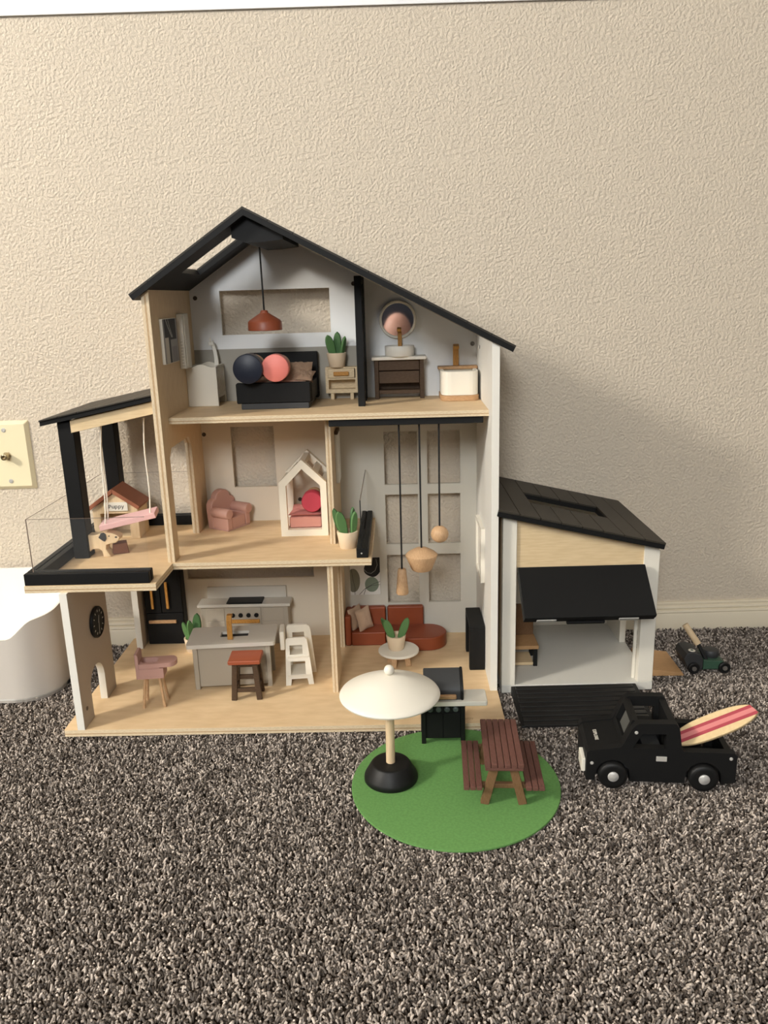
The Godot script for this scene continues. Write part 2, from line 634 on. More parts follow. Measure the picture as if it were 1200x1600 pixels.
func house() -> void:
	var h := thing("dollhouse", "open-fronted three-storey wooden dollhouse with black gable roof and glazed side balcony", "dollhouse")
	var b := P(h, "ground_floor", M.birch)
	ply(b.at(FLAT), rrect(-0.4596, -0.004, RX + 0.0005, 0.298, 0.003, 3), 0.0, Y0)
	b = P(h, "middle_floor", M.birch)
	ply(b.at(FLAT), pv([-0.4864, -0.003, -0.4864, 0.292, -0.3165, 0.292, -0.3165, 0.2105, -0.0432, 0.2105, -0.0432, -0.003]), 0.2035, Y2)
	b = P(h, "attic_floor", M.birch)
	ply(b.at(FLAT), rect(-0.3135, 0.0, 0.1204, 0.173), Y3 - 0.0086, Y3)
	# walls; the back wall is one white with each room's brightness painted in
	b = P(h, "back_wall", M.attic_white_lit)
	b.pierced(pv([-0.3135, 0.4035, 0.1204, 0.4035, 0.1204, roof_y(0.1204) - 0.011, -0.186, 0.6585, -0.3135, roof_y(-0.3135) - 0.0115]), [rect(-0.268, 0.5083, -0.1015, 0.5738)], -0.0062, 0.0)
	b = P(h, "back_wall", M.lounge_white_shaded)
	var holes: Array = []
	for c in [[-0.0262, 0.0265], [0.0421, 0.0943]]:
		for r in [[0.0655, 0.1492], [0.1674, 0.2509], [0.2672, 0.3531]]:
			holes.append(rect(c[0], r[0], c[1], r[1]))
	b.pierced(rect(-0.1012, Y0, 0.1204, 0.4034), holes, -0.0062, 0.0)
	b = P(h, "back_wall", M.wall_white_bounce)
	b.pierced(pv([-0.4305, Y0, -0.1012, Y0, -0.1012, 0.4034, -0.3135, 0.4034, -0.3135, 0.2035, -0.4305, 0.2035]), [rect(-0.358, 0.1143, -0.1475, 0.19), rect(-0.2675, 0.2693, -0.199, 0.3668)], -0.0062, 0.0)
	P(h, "painted_band", M.band_grey, "grey band across the foot of the attic wall").box(Vector3(-0.3132, Y3, 0.0), Vector3(-0.0585, 0.4872, 0.0007), 0.0)
	b = P(h, "left_wall", M.birch_up)
	var lw := pv([-0.0062, Y2, 0.0665, Y2, 0.0665, 0.355, 0.078, 0.3665, 0.172, 0.3665, 0.1835, 0.355, 0.1835, Y2, 0.208, Y2, 0.208, 0.5688, -0.0062, 0.5688])
	b.at(SIDE).prism(lw, WX, WX + 0.01, 0.0003, [[0.36, M.edge_up], [0.28, M.edge_up_dark], [0.36, M.edge_up]])
	b.at(ID).prism(PackedVector2Array([Vector2(WX, 0.5686), Vector2(WX + 0.01, 0.5686), Vector2(WX + 0.01, 0.5762), Vector2(WX, 0.5696)]), -0.0062, 0.208)
	b = P(h, "right_wall", M.white_wall)
	b.at(ID).prism(pv([0.1204, Y0, RX, Y0, RX, roof_y(RX) - 0.0112, 0.1204, roof_y(0.1204) - 0.0112]), -0.0062, 0.208, 0.0003)
	b.mat(M.white_edge).box(Vector3(0.1206, Y0, 0.2078), Vector3(RX - 0.0002, roof_y(RX) - 0.0115, 0.2084), 0.0)
	for s in [[0.2095, 0.262]]:
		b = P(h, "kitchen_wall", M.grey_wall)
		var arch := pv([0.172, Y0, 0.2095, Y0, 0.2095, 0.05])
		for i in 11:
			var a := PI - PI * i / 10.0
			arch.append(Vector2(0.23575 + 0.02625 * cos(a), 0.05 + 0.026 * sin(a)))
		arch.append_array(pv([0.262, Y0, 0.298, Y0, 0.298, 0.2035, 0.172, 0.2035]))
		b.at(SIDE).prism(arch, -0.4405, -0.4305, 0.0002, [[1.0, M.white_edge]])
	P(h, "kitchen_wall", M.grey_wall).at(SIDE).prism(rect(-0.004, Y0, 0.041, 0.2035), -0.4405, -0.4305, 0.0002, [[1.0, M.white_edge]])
	P(h, "partition", M.birch_up, "birch partition with a doorway between kitchen and lounge").at(SIDE).prism(pv([0.0, Y0, 0.05, Y0, 0.05, 0.165, 0.135, 0.165, 0.135, Y0, 0.205, Y0, 0.205, 0.2035, 0.0, 0.2035]), -0.1052, -0.0972, 0.0003, [[0.36, M.edge_up], [0.28, M.edge_up_dark], [0.36, M.edge_up]])
	P(h, "partition", M.birch_up, "birch partition on the middle floor").at(SIDE).prism(rect(0.0, Y2, 0.1385, Y3 - 0.0086), -0.1052, -0.0972, 0.0003, [[0.36, M.edge_up], [0.28, M.edge_up_dark], [0.36, M.edge_up]])
	var ay := roof_y(-0.05) - 0.0115
	P(h, "partition", M.black_paint, "black attic partition with a narrow opening").at(SIDE).prism(pv([0.0, Y3, 0.044, Y3, 0.044, 0.577, 0.083, 0.577, 0.083, Y3, 0.105, Y3, 0.105, ay, 0.0, ay]), -0.0585, -0.0487, 0.0004)
	P(h, "ceiling_beam", M.black_deep, "black beam carrying the pendant cords").box(Vector3(-0.0968, 0.3893, 0.148), Vector3(0.1135, Y3 - 0.0087, 0.168))
	# roof: planks on both slopes
	var e0 := Vector2(-0.186, 0.6703)
	for side in 2:
		var e1 := Vector2(-0.3371, 0.5706) if side == 0 else Vector2(0.1502, 0.4939)
		var d := (e1 - e0).normalized()
		var n := Vector2(d.y, -d.x)
		if n.y < 0.0: n = -n
		var len := e0.distance_to(e1)
		var cnt := 6 if side == 0 else 11
		var th := 0.0024
		# thin planks on top; the skylight interrupts the middle three of the short slope
		for i in cnt:
			var s0 := len * i / cnt + (0.0 if i == 0 else 0.00035)
			var s1 := len * (i + 1) / cnt - (0.0 if i == cnt - 1 else 0.00035)
			var a := e0 + d * s0
			var c := e0 + d * s1
			var a2 := a - n * th
			if i == 0:
				a2 = Vector2(e0.x, e0.y - th / n.y)
			var pl := PackedVector2Array([a, c, c - n * th, a2])
			if side == 0 and i >= 1 and i <= 3:
				P(h, "roof_plank", M.roof_black).prism(pl, -0.006, 0.053, 0.0002)
				P(h, "roof_plank", M.roof_black).prism(pl, 0.158, 0.215, 0.0002)
			else:
				P(h, "roof_plank", M.roof_black).prism(pl, -0.006, 0.215, 0.0002)
		# the solid board below them
		b = P(h, "roof_board", M.black_paint)
		var o := e0 - Vector2(0, th / n.y)
		var f := e1 - n * th
		var t2 := Vector2(0, 0.0066 / n.y)
		var f2 := f - n * 0.0066
		if side == 0:
			var q0 := e0 + d * (len / 6.0) - n * th
			var q1 := e0 + d * (len * 4.0 / 6.0) - n * th
			var w := n * 0.0066
			b.prism(PackedVector2Array([o, q0, q0 - w, o - t2]), -0.006, 0.2148)
			b.prism(PackedVector2Array([q0, q1, q1 - w, q0 - w]), -0.006, 0.053)
			b.prism(PackedVector2Array([q0, q1, q1 - w, q0 - w]), 0.158, 0.2148)
			b.prism(PackedVector2Array([q1, f, f2, q1 - w]), -0.006, 0.2148)
		else:
			b.prism(PackedVector2Array([o, f, f2, o - t2]), -0.006, 0.2148)
	b = P(h, "ridge_block", M.black_paint)
	b.prism(pv([-0.2045, 0.6485, -0.186, 0.6605, -0.1405, 0.6385, -0.1405, 0.6315, -0.166, 0.6290, -0.186, 0.6285, -0.2045, 0.635]), 0.03, 0.2)
	for s in [[-0.305, 0.5642, "screw_brown"], [-0.0647, 0.5787, "screw_brown"], [0.1138, 0.4851, "screw_grey"], [-0.3095, 0.3561, "screw_brown"], [-0.1632, 0.2470, "screw_brown"], [-0.1165, 0.2475, "screw_brown"]]:
		P(h, "screw_cap", M[s[2]]).at(xf(Vector3(s[0], s[1], 0.0), Vector3(PI / 2, 0, 0))).lathe(pv([0, 0, 0.0031, 0, 0.0033, 0.0006, 0.0026, 0.0012, 0.0016, 0.0006, 0, 0.0004]), 18)
	P(h, "screw_cap", M.screw_brown).at(xf(Vector3(-0.4305, 0.034, 0.283), Vector3(0, 0, -PI / 2))).lathe(pv([0, 0, 0.0028, 0, 0.003, 0.0005, 0.0014, 0.0003, 0, 0.0002]), 16)
	P(h, "screw_cap", M.screw_grey).at(xf(Vector3(0.1204, 0.483, 0.05), Vector3(0, 0, PI / 2))).lathe(pv([0, 0, 0.0025, 0, 0.0027, 0.0005, 0.0013, 0.0003, 0, 0.0002]), 16)
	# balcony canopy, posts, rails and clear panels
	var sl := 0.196
	for i in 6:
		var x0 := -0.4835 + 0.16 * i / 6.0
		var x1 := -0.4835 + 0.16 * (i + 1) / 6.0 - 0.0007
		var yy := func(x): return 0.4115 + sl * (x + 0.4835)
		P(h, "canopy_plank", M.roof_black).prism(PackedVector2Array([Vector2(x0, yy.call(x0)), Vector2(x1, yy.call(x1)), Vector2(x1, yy.call(x1) - 0.0020), Vector2(x0, yy.call(x0) - 0.0020)]), -0.004, 0.192, 0.0004)
	P(h, "canopy_board", M.black_paint).prism(pv([-0.4830, 0.4095, WX, 0.4408, WX, 0.4345, -0.4830, 0.4034]), -0.004, 0.190)
	P(h, "canopy_beam", M.birch_x).prism(pv([-0.4445, 0.4095, WX, 0.4335, WX, 0.4165, -0.4445, 0.3925]), 0.158, 0.184, 0.0004)
	P(h, "balcony_post", M.black_paint).box(Vector3(-0.464, Y2, 0.158), Vector3(-0.4425, 0.4075, 0.181), 0.0012)
	P(h, "balcony_post", M.black_paint).box(Vector3(-0.464, Y2, 0.004), Vector3(-0.4425, 0.4075, 0.027), 0.0012)
	var gp: MB
	for r in [[-0.486, 0.2720, -0.3245, 0.2905], [-0.486, -0.002, -0.3245, 0.0155]]:
		b = P(h, "balcony_rail", M.black_paint)
		b.box(Vector3(r[0], Y2, r[1]), Vector3(r[2], 0.2285, r[3] - 0.0105), 0.0008)
		b.box(Vector3(r[0], Y2, r[3] - 0.0085), Vector3(r[2], 0.2285, r[3]), 0.0008)
		b.box(Vector3(r[0] + 0.001, Y2, r[1] + 0.001), Vector3(r[2] - 0.001, 0.2268, r[3] - 0.001), 0.0)
		gp = P(h, "clear_panel", M.clear_panel, "clear balcony panel")
		gp.box(Vector3(-0.4765, 0.2275, r[3] - 0.0102), Vector3(-0.3255, 0.2985, r[3] - 0.0088), 0.0)
		gp.mat(M.panel_edge).box(Vector3(-0.4765, 0.2985, r[3] - 0.0100), Vector3(-0.3255, 0.2989, r[3] - 0.0090), 0.0)
	b = P(h, "balcony_rail", M.black_paint)
	b.box(Vector3(-0.486, Y2, 0.0165), Vector3(-0.4780, 0.2285, 0.2715), 0.0008)
	b.box(Vector3(-0.4762, Y2, 0.0165), Vector3(-0.4675, 0.2285, 0.2715), 0.0008)
	b.box(Vector3(-0.485, Y2, 0.0165), Vector3(-0.4685, 0.2268, 0.2715), 0.0)
	gp = P(h, "clear_panel", M.clear_panel, "clear balcony panel")
	gp.box(Vector3(-0.4778, 0.2275, 0.008), Vector3(-0.4766, 0.2985, 0.2800), 0.0)
	gp.mat(M.panel_edge).box(Vector3(-0.4776, 0.2985, 0.008), Vector3(-0.4768, 0.2989, 0.2800), 0.0)
	gp.box(Vector3(-0.4778, 0.2275, 0.2800), Vector3(-0.4766, 0.2989, 0.2806), 0.0)
	# rail at the open end of the middle floor
	b = P(h, "landing_rail", M.black_paint)
	b.box(Vector3(-0.0635, Y2, 0.004), Vector3(-0.0573, 0.2265, 0.206), 0.0006)
	b.box(Vector3(-0.0548, Y2, 0.004), Vector3(-0.0475, 0.2265, 0.206), 0.0006)
	b.box(Vector3(-0.063, Y2, 0.0045), Vector3(-0.048, 0.2255, 0.2058), 0.0)
	P(h, "screw_cap", M.silver).at(xf(Vector3(-0.0565, 0.2195, 0.206), Vector3(PI / 2, 0, 0))).lathe(pv([0, 0, 0.0012, 0, 0.001, 0.0005, 0, 0.0006]), 12)
	gp = P(h, "clear_panel", M.clear_panel, "clear landing panel")
	gp.box(Vector3(-0.0567, 0.2255, 0.006), Vector3(-0.0555, 0.2935, 0.2045), 0.0)
	gp.mat(M.panel_edge).box(Vector3(-0.0567, 0.2935, 0.006), Vector3(-0.0555, 0.2942, 0.2045), 0.0)
	gp.mat(M.black_deep).box(Vector3(-0.0568, 0.2255, 0.2045), Vector3(-0.0554, 0.2942, 0.2052), 0.0)
	# small print burnt into the base
	var tm := MeshInstance3D.new()
	tm.name = "floor_mark"
	var t := TextMesh.new()
	t.text = "MDV"
	t.font_size = 16
	t.pixel_size = 0.00032
	t.depth = 0.0002
	t.material = M.edge_dark
	tm.mesh = t
	tm.transform = Transform3D(Basis(Vector3(1, 0, 0), Vector3(0, 0, -1), Vector3(0, 1, 0)), Vector3(0.0835, Y0 + 0.0001, 0.286))
	h.add_child(tm, true)


# ---------------------------------------------------------------- small things
func plant(pos: Vector3, r: float, hgt: float, leaves: Array, label: String, turn := 0.0) -> Node3D:
	var t := thing("potted_plant", label, "potted plant", pos, turn)
	P(t, "pot", M.cream_pot).lathe(pv([0, 0, r * 0.74, 0, r * 0.78, 0.0006, r, hgt - 0.0007, r * 0.98, hgt, r * 0.82, hgt, r * 0.80, hgt - 0.0006, r * 0.78, hgt - 0.004, 0, hgt - 0.004]), 32)
	for l in leaves:      # [x, z, length, half width, lean about z, lean about x, turn, dark]
		var b := P(t, "leaf", M.leaf_dark if l[7] else M.leaf)
		var basis := Basis(Vector3.BACK, l[4]) * Basis(Vector3.RIGHT, l[5]) * Basis(Vector3.UP, l[6])
		b.at(Transform3D(basis, Vector3(l[0], hgt - 0.005, l[1])))
		var o := PackedVector2Array()
		var side: Array = []
		for i in 13:
			var s := i / 12.0
			var w: float = l[3] * (0.42 + 0.58 * sin(PI * minf(1.0, s * 0.62 + 0.12))) * sqrt(maxf(0.0, 1.0 - pow(s, 5.0)))
			side.append(Vector2(w, l[2] * s))
		for v in side: o.append(v)
		for i in range(side.size() - 2, -1, -1): o.append(Vector2(-side[i].x, side[i].y))
		b.prism(o, -0.0022, 0.0022, 0.0014)
	return t


func pendant(called: String, label: String, top: Vector3, y_top: float, prof: PackedVector2Array, m: Material, x_low: float, cord := 0.0012) -> void:
	var t := thing(called, label, "pendant lamp", top)
	P(t, "cord", M.cord_black).tube([Vector3.ZERO, Vector3((x_low - top.x) * 0.5, (y_top - top.y) * 0.5, 0), Vector3(x_low - top.x, y_top - top.y, 0)], cord, cord, 10)
	P(t, "lamp_shade", m).at(xf(Vector3(x_low - top.x, y_top - top.y, 0))).lathe(prof, 40)


func peg(called: String, label: String, c: Vector3, r: float, length: float, m: Material, skin: Material) -> void:
	var t := thing(called, label, "peg doll", c)
	# lies along -z with its round foot towards the camera
	P(t, "body", m).at(xf(Vector3.ZERO, Vector3(-PI / 2, 0, 0))).lathe(pv([0, 0, r * 0.93, 0, r, 0.0012, r, length * 0.5, r * 0.82, length * 0.85, r * 0.4, length, 0, length]), 40)
	P(t, "head", skin).ball(Vector3(0, 0.0, -length - r * 0.55), Vector3(r, r, r) * 0.82)


func image_mat(called: String, img: Image) -> StandardMaterial3D:
	var m := paint(called, Color.WHITE, 0.6)
	m.albedo_texture = ImageTexture.create_from_image(img)
	return m


func ellipse(img: Image, cx: float, cy: float, rx: float, ry: float, c: Color, turn := 0.0, pow_ := 2.0) -> void:
	for y in img.get_height():
		for x in img.get_width():
			var d := Vector2(x - cx, y - cy).rotated(-turn)
			if pow(absf(d.x / rx), pow_) + pow(absf(d.y / ry), pow_) <= 1.0:
				img.set_pixel(x, y, c)


func stroke(img: Image, pts: Array, w: int, c: Color) -> void:
	for i in pts.size() - 1:
		for k in 80:
			var p: Vector2 = pts[i].lerp(pts[i + 1], k / 80.0)
			img.fill_rect(Rect2i(int(p.x), int(p.y), w, w), c)


func attic() -> void:
	# crib with a mobile
	var t := thing("crib", "pale grey baby crib with scalloped ends and slatted sides in the attic corner", "crib", Vector3(-0.291, Y3, 0.0))
	var end_ := PackedVector2Array([Vector2(-0.0225, 0), Vector2(0.0225, 0), Vector2(0.0225, 0.0575)])
	for i in 13:
		var u := 1.0 - i / 6.0
		end_.append(Vector2(0.0215 * u, 0.0585 + 0.0035 * exp(-u * u * 5.0) - 0.0012 * exp(-pow(absf(u) - 0.7, 2.0) * 18.0)))
	end_.append(Vector2(-0.0225, 0.0575))
	for z in [[0.002, 0.0075], [0.0545, 0.06]]:
		P(t, "end_panel", M.crib_grey).prism(end_, z[0], z[1], 0.0008)
	P(t, "mattress_base", M.crib_grey).box(Vector3(-0.0205, 0.011, 0.0076), Vector3(0.0205, 0.016, 0.0544))
	for s: float in [-1.0, 1.0]:
		P(t, "side_rail", M.crib_grey).box(Vector3(s * 0.0205 - 0.0018, 0.055, 0.0076), Vector3(s * 0.0205 + 0.0018, 0.0588, 0.0544))
		P(t, "side_rail", M.crib_grey).box(Vector3(s * 0.0205 - 0.0018, 0.0115, 0.0076), Vector3(s * 0.0205 + 0.0018, 0.0165, 0.0544))
		for i in 5:
			var z := 0.0145 + 0.0330 * i / 4.0
			P(t, "slat", M.crib_grey).box(Vector3(s * 0.0218 - 0.0004, 0.0165, z - 0.0020), Vector3(s * 0.0218 + 0.0004, 0.055, z + 0.0020), 0.0001)
	var mb := thing("crib_mobile", "white curved crib mobile arm rising behind the attic crib", "crib mobile", Vector3(-0.279, Y3, 0.0135))
	var arc: Array = []
	for i in 9:
		var s := i / 8.0
		arc.append(Vector3(0.001 + 0.0035 * sin(s * 1.5) - 0.0075 * s * s, 0.050 + 0.042 * s, 0))
	var arm := P(mb, "arm", M.warm_white)
	for i in 8:
		arm.bar(arc[i], arc[i + 1] + (arc[i + 1] - arc[i]) * 0.12, 0.0068 - 0.0003 * i, 0.004)
	P(mb, "hub", M.warm_white).box(Vector3(-0.0082, 0.0865, -0.003), Vector3(0.0002, 0.0915, 0.003))
	P(mb, "finial", M.warm_white).tube([Vector3(-0.005, 0.0915, 0), Vector3(-0.005, 0.0985, 0)], 0.0011, 0.0007)
	# pictures on the left wall
	var img := Image.create(64, 72, false, Image.FORMAT_RGB8)
	img.fill(Color(0.62, 0.61, 0.6))
	img.fill_rect(Rect2i(6, 0, 52, 34), Color(0.16, 0.16, 0.17))
	stroke(img, [Vector2(14, 0), Vector2(22, 12), Vector2(36, 30)], 2, Color(0.72, 0.72, 0.7))
	stroke(img, [Vector2(24, 0), Vector2(30, 14), Vector2(40, 30)], 2, Color(0.66, 0.66, 0.64))
	img.fill_rect(Rect2i(6, 30, 16, 42), Color(0.8, 0.78, 0.73))
	img.fill_rect(Rect2i(22, 34, 8, 38), Color(0.2, 0.2, 0.2))
	img.fill_rect(Rect2i(34, 46, 24, 26), Color(0.55, 0.54, 0.54))
	var pic := thing("wall_picture", "small black and grey abstract picture on the attic's birch wall", "picture", Vector3(WX + 0.01, 0.479, 0.139))
	P(pic, "canvas", M.warm_white).box(Vector3(0, 0, -0.035), Vector3(0.0042, 0.0595, 0.035), 0.0004)
	P(pic, "print", image_mat("attic_print", img)).print_(Vector3(0.0043, 0.0008, 0.0345), Vector3(0, 0, -0.069), Vector3(0, 0.058, 0))
	var chart := thing("height_chart", "tall narrow white board with marks leaning on the attic's left wall above the crib", "wall board", Vector3(WX + 0.0102, 0.4662, 0.0885))
	P(chart, "board", M.warm_white).box(Vector3(0, 0, -0.033), Vector3(0.0088, 0.077, 0), 0.0006)
	P(chart, "moulding", M.warm_white).box(Vector3(0.0088, 0.003, -0.026), Vector3(0.0098, 0.074, -0.006), 0.0004)
	for i in 9:
		P(chart, "mark", M.stone_grey).box(Vector3(0.0034, 0.004 + 0.0042 * i, -0.0005), Vector3(0.0034 + (0.003 if i % 3 else 0.0042), 0.0046 + 0.0042 * i, 0.0003), 0.0)
	# bed, mattress, blanket and the two pegs
	t = thing("toy_bed", "black toy bed with tall headboard in the attic", "bed", Vector3(-0.178, Y3, 0.0))
	P(t, "headboard", M.black_paint).box(Vector3(-0.050, 0.004, 0.004), Vector3(0.0555, 0.0735, 0.016), 0.0015)
	P(t, "side_rail", M.black_paint).box(Vector3(-0.050, 0.0085, 0.016), Vector3(-0.0455, 0.0355, 0.1), 0.001)
	P(t, "side_rail", M.black_paint).box(Vector3(0.0485, 0.0085, 0.016), Vector3(0.0535, 0.0355, 0.1), 0.001)
	P(t, "footboard", M.black_paint).box(Vector3(-0.0535, 0.0085, 0.0985), Vector3(0.0525, 0.0375, 0.110), 0.0014)
	P(t, "plinth", M.charcoal).box(Vector3(-0.0475, 0.0, 0.012), Vector3(0.0495, 0.0085, 0.1085), 0.0008)
	var mt := P(self, "mattress", M.mattress_pink)
	mt.box(Vector3(-0.2225, Y3 + 0.009, 0.0165), Vector3(-0.131, Y3 + 0.0385, 0.098), 0.003)
	tag(mt.node, "pale pink mattress lying in the black attic bed", "mattress")
	var bl := P(self, "blanket", M.tan_cloth)
	bl.at(xf(Vector3(-0.1475, Y3 + 0.0475, 0.066), Vector3(-1.15, 0.15, -0.06))).cushion(0.044, 0.062, 0.012, 0.006, 4)
	bl.at(xf(Vector3(-0.136, Y3 + 0.0435, 0.078), Vector3(-1.35, 0.3, -0.35))).cushion(0.026, 0.045, 0.010, 0.006, 9)
	tag(bl.node, "crumpled tan blanket bunched on the right side of the attic bed", "blanket")
	peg("peg_doll", "navy blue peg doll lying feet first on the black attic bed", Vector3(-0.2092, 0.4668, 0.131), 0.0205, 0.044, M.navy, M.beech)
	peg("peg_doll", "coral pink peg doll lying beside the navy one on the attic bed", Vector3(-0.1722, 0.4664, 0.122), 0.0190, 0.040, M.coral, M.beech)
	# nightstand and plant
	t = thing("nightstand", "small birch nightstand with one drawer below the attic plant", "nightstand", Vector3(-0.0868, Y3, 0.0))
	var fr := P(t, "body", M.birch_pale)
	fr.pierced(rrect(-0.0245, 0.0102, 0.0247, 0.0493, 0.0012, 3), [rect(-0.0200, 0.0160, 0.0205, 0.0305), rect(-0.0208, 0.0330, 0.0212, 0.0472)], 0.002, 0.021)
	fr.box(Vector3(-0.024, 0.012, 0.0012), Vector3(0.024, 0.048, 0.0025), 0.0)
	var dr := P(t, "drawer", M.birch_pale)
	dr.box(Vector3(-0.0206, 0.0333, 0.004), Vector3(0.0200, 0.0470, 0.0232), 0.0006)
	P(dr.node, "handle", M.oak_gold).box(Vector3(-0.0118, 0.0368, 0.0232), Vector3(0.0115, 0.0428, 0.0272), 0.0006)
	for s: float in [-1.0, 1.0]:
		for z in [0.005, 0.017]:
			P(t, "leg", M.birch_pale).box(Vector3(s * 0.0150 - 0.0028, 0.0, z - 0.0025), Vector3(s * 0.0150 + 0.0028, 0.0102, z + 0.0025), 0.0006)
	plant(Vector3(-0.0932, Y3 + 0.0493, 0.0165), 0.0150, 0.0215, [[-0.0045, 0.002, 0.033, 0.0068, 0.24, 0.1, 0.45, false], [0.0015, -0.002, 0.036, 0.0066, -0.02, -0.02, -0.35, true], [0.0075, 0.001, 0.030, 0.0052, -0.22, 0.05, 1.1, false]], "potted plant with three green paddle leaves on the attic nightstand")
	# vanity, basin, mirror
	t = thing("vanity", "dark brown washstand with white top and round basin in the attic bathroom", "washstand", Vector3(0.0010, Y3, 0.0))
	P(t, "top", M.warm_white).box(Vector3(-0.0412, 0.0585, 0.001), Vector3(0.0410, 0.0636, 0.0345), 0.0008)
	for s: float in [-1.0, 1.0]:
		for z in [0.004, 0.0270]:
			P(t, "leg", M.walnut).box(Vector3(s * 0.0342 - 0.0032, 0, z - 0.0022), Vector3(s * 0.0342 + 0.0032, 0.0585, z + 0.003), 0.0006)
	P(t, "drawer", M.walnut).box(Vector3(-0.0306, 0.0428, 0.006), Vector3(0.0306, 0.0575, 0.0275), 0.0006)
	P(t, "drawer", M.walnut).box(Vector3(-0.0306, 0.0235, 0.006), Vector3(0.0306, 0.0415, 0.0275), 0.0006)
	P(t, "back_panel", M.walnut).box(Vector3(-0.0312, 0.010, 0.003), Vector3(0.0312, 0.0585, 0.0055), 0.0)
	P(t, "shelf", M.walnut).box(Vector3(-0.0312, 0.0075, 0.004), Vector3(0.0312, 0.0132, 0.0275), 0.0006)
	P(t, "basin", M.white_soft).at(xf(Vector3(0.0013, 0.0636, 0.0195))).lathe(pv([0, 0, 0.0210, 0, 0.0218, 0.001, 0.0222, 0.0145, 0.0217, 0.0155, 0.0198, 0.0155, 0.0190, 0.014, 0.0185, 0.004, 0, 0.003]), 40)
	var fc := P(t, "faucet", M.oak_gold)
	fc.bar(Vector3(0.0022, 0.0636, 0.006), Vector3(0.0022, 0.0985, 0.006), 0.0062, 0.0042)
	fc.bar(Vector3(0.0022, 0.0982, 0.0046), Vector3(0.0016, 0.1030, 0.0125), 0.0062, 0.0042)
	fc.bar(Vector3(0.0016, 0.1030, 0.0115), Vector3(0.0012, 0.1012, 0.019), 0.0062, 0.0042)
	var mi := thing("round_mirror", "round mirror in a cream wooden frame above the attic washstand", "mirror", Vector3(0.0008, 0.5243, 0.0))
	P(mi, "frame", M.cream).at(xf(Vector3.ZERO, Vector3(PI / 2, 0, 0))).lathe(pv([0, 0.0, 0.0278, 0.0, 0.0284, 0.0008, 0.0284, 0.004, 0.0276, 0.0052, 0.0252, 0.0052, 0.0240, 0.0034]), 48)
	P(mi, "glass", M.mirror_face).at(xf(Vector3(0, 0, 0.0036), Vector3(PI / 2, 0, 0))).lathe(pv([0.0242, -0.0008, 0.0242, 0.0, 0, 0.0]), 48)
	# bathtub
	t = thing("bathtub", "toy white half-round tub on a wooden base with a gold faucet in the attic corner", "bathtub", Vector3(0.0898, Y3, 0.0))
	var dshape := func(w: float, z0: float, z1: float) -> PackedVector2Array:
		var o := PackedVector2Array([Vector2(-w, z0)])
		for i in 17:
			var a := PI - PI * i / 16.0
			var cx: float = cos(a)
			o.append(Vector2(w * signf(cx) * pow(absf(cx), 0.42), z1 - 0.021 + 0.021 * pow(maxf(sin(a), 0.0), 0.8)))
		o.append(Vector2(w, z0))
		return o
	P(t, "base", M.beech_x).at(FLAT).prism(dshape.call(0.0285, 0.012, 0.076), 0.0, 0.0082, 0.0008)
	var tub := P(t, "tub", M.warm_white)
	var od: PackedVector2Array = dshape.call(0.0272, 0.016, 0.0745)
	var idn: PackedVector2Array = dshape.call(0.0225, 0.016, 0.0690)
	var n_: int = od.size()
	for i in n_ - 1:
		var q := PackedVector2Array([od[i], od[i + 1], idn[i + 1], idn[i]])
		tub.at(FLAT).prism(q, 0.0085, 0.0425)
	tub.at(ID).box(Vector3(-0.0272, 0.0085, 0.0135), Vector3(0.0272, 0.0425, 0.018), 0.0006)
	tub.at(FLAT).prism(idn, 0.0085, 0.014)
	P(t, "ledge", M.beech_x).box(Vector3(-0.0300, 0.0415, 0.0045), Vector3(0.0300, 0.0462, 0.0235), 0.0008)
	P(t, "back_block", M.black_deep).box(Vector3(-0.026, 0.0085, 0.003), Vector3(0.0298, 0.0415, 0.0135))
	fc = P(t, "faucet", M.oak_gold)
	fc.bar(Vector3(-0.002, 0.046, 0.0085), Vector3(-0.002, 0.0725, 0.0085), 0.0085, 0.0046)
	fc.bar(Vector3(-0.002, 0.0718, 0.0068), Vector3(-0.002, 0.0765, 0.0135), 0.0085, 0.0046)
	fc.bar(Vector3(-0.002, 0.0765, 0.0118), Vector3(-0.002, 0.0735, 0.0215), 0.0085, 0.0046)
	pendant("pendant_lamp", "terracotta dome pendant lamp on black cord hanging in the attic", Vector3(-0.1864, 0.629, 0.1), 0.5428,
		pv([0, 0.0022, 0.0040, 0.0022, 0.0052, 0.0008, 0.0056, -0.0012, 0.0120, -0.0052, 0.0215, -0.0112, 0.0236, -0.0140, 0.0240, -0.0248, 0.0228, -0.0253, 0.0222, -0.0245, 0.0215, -0.0150, 0.0100, -0.0080, 0, -0.006]), M.terracotta, -0.1856)


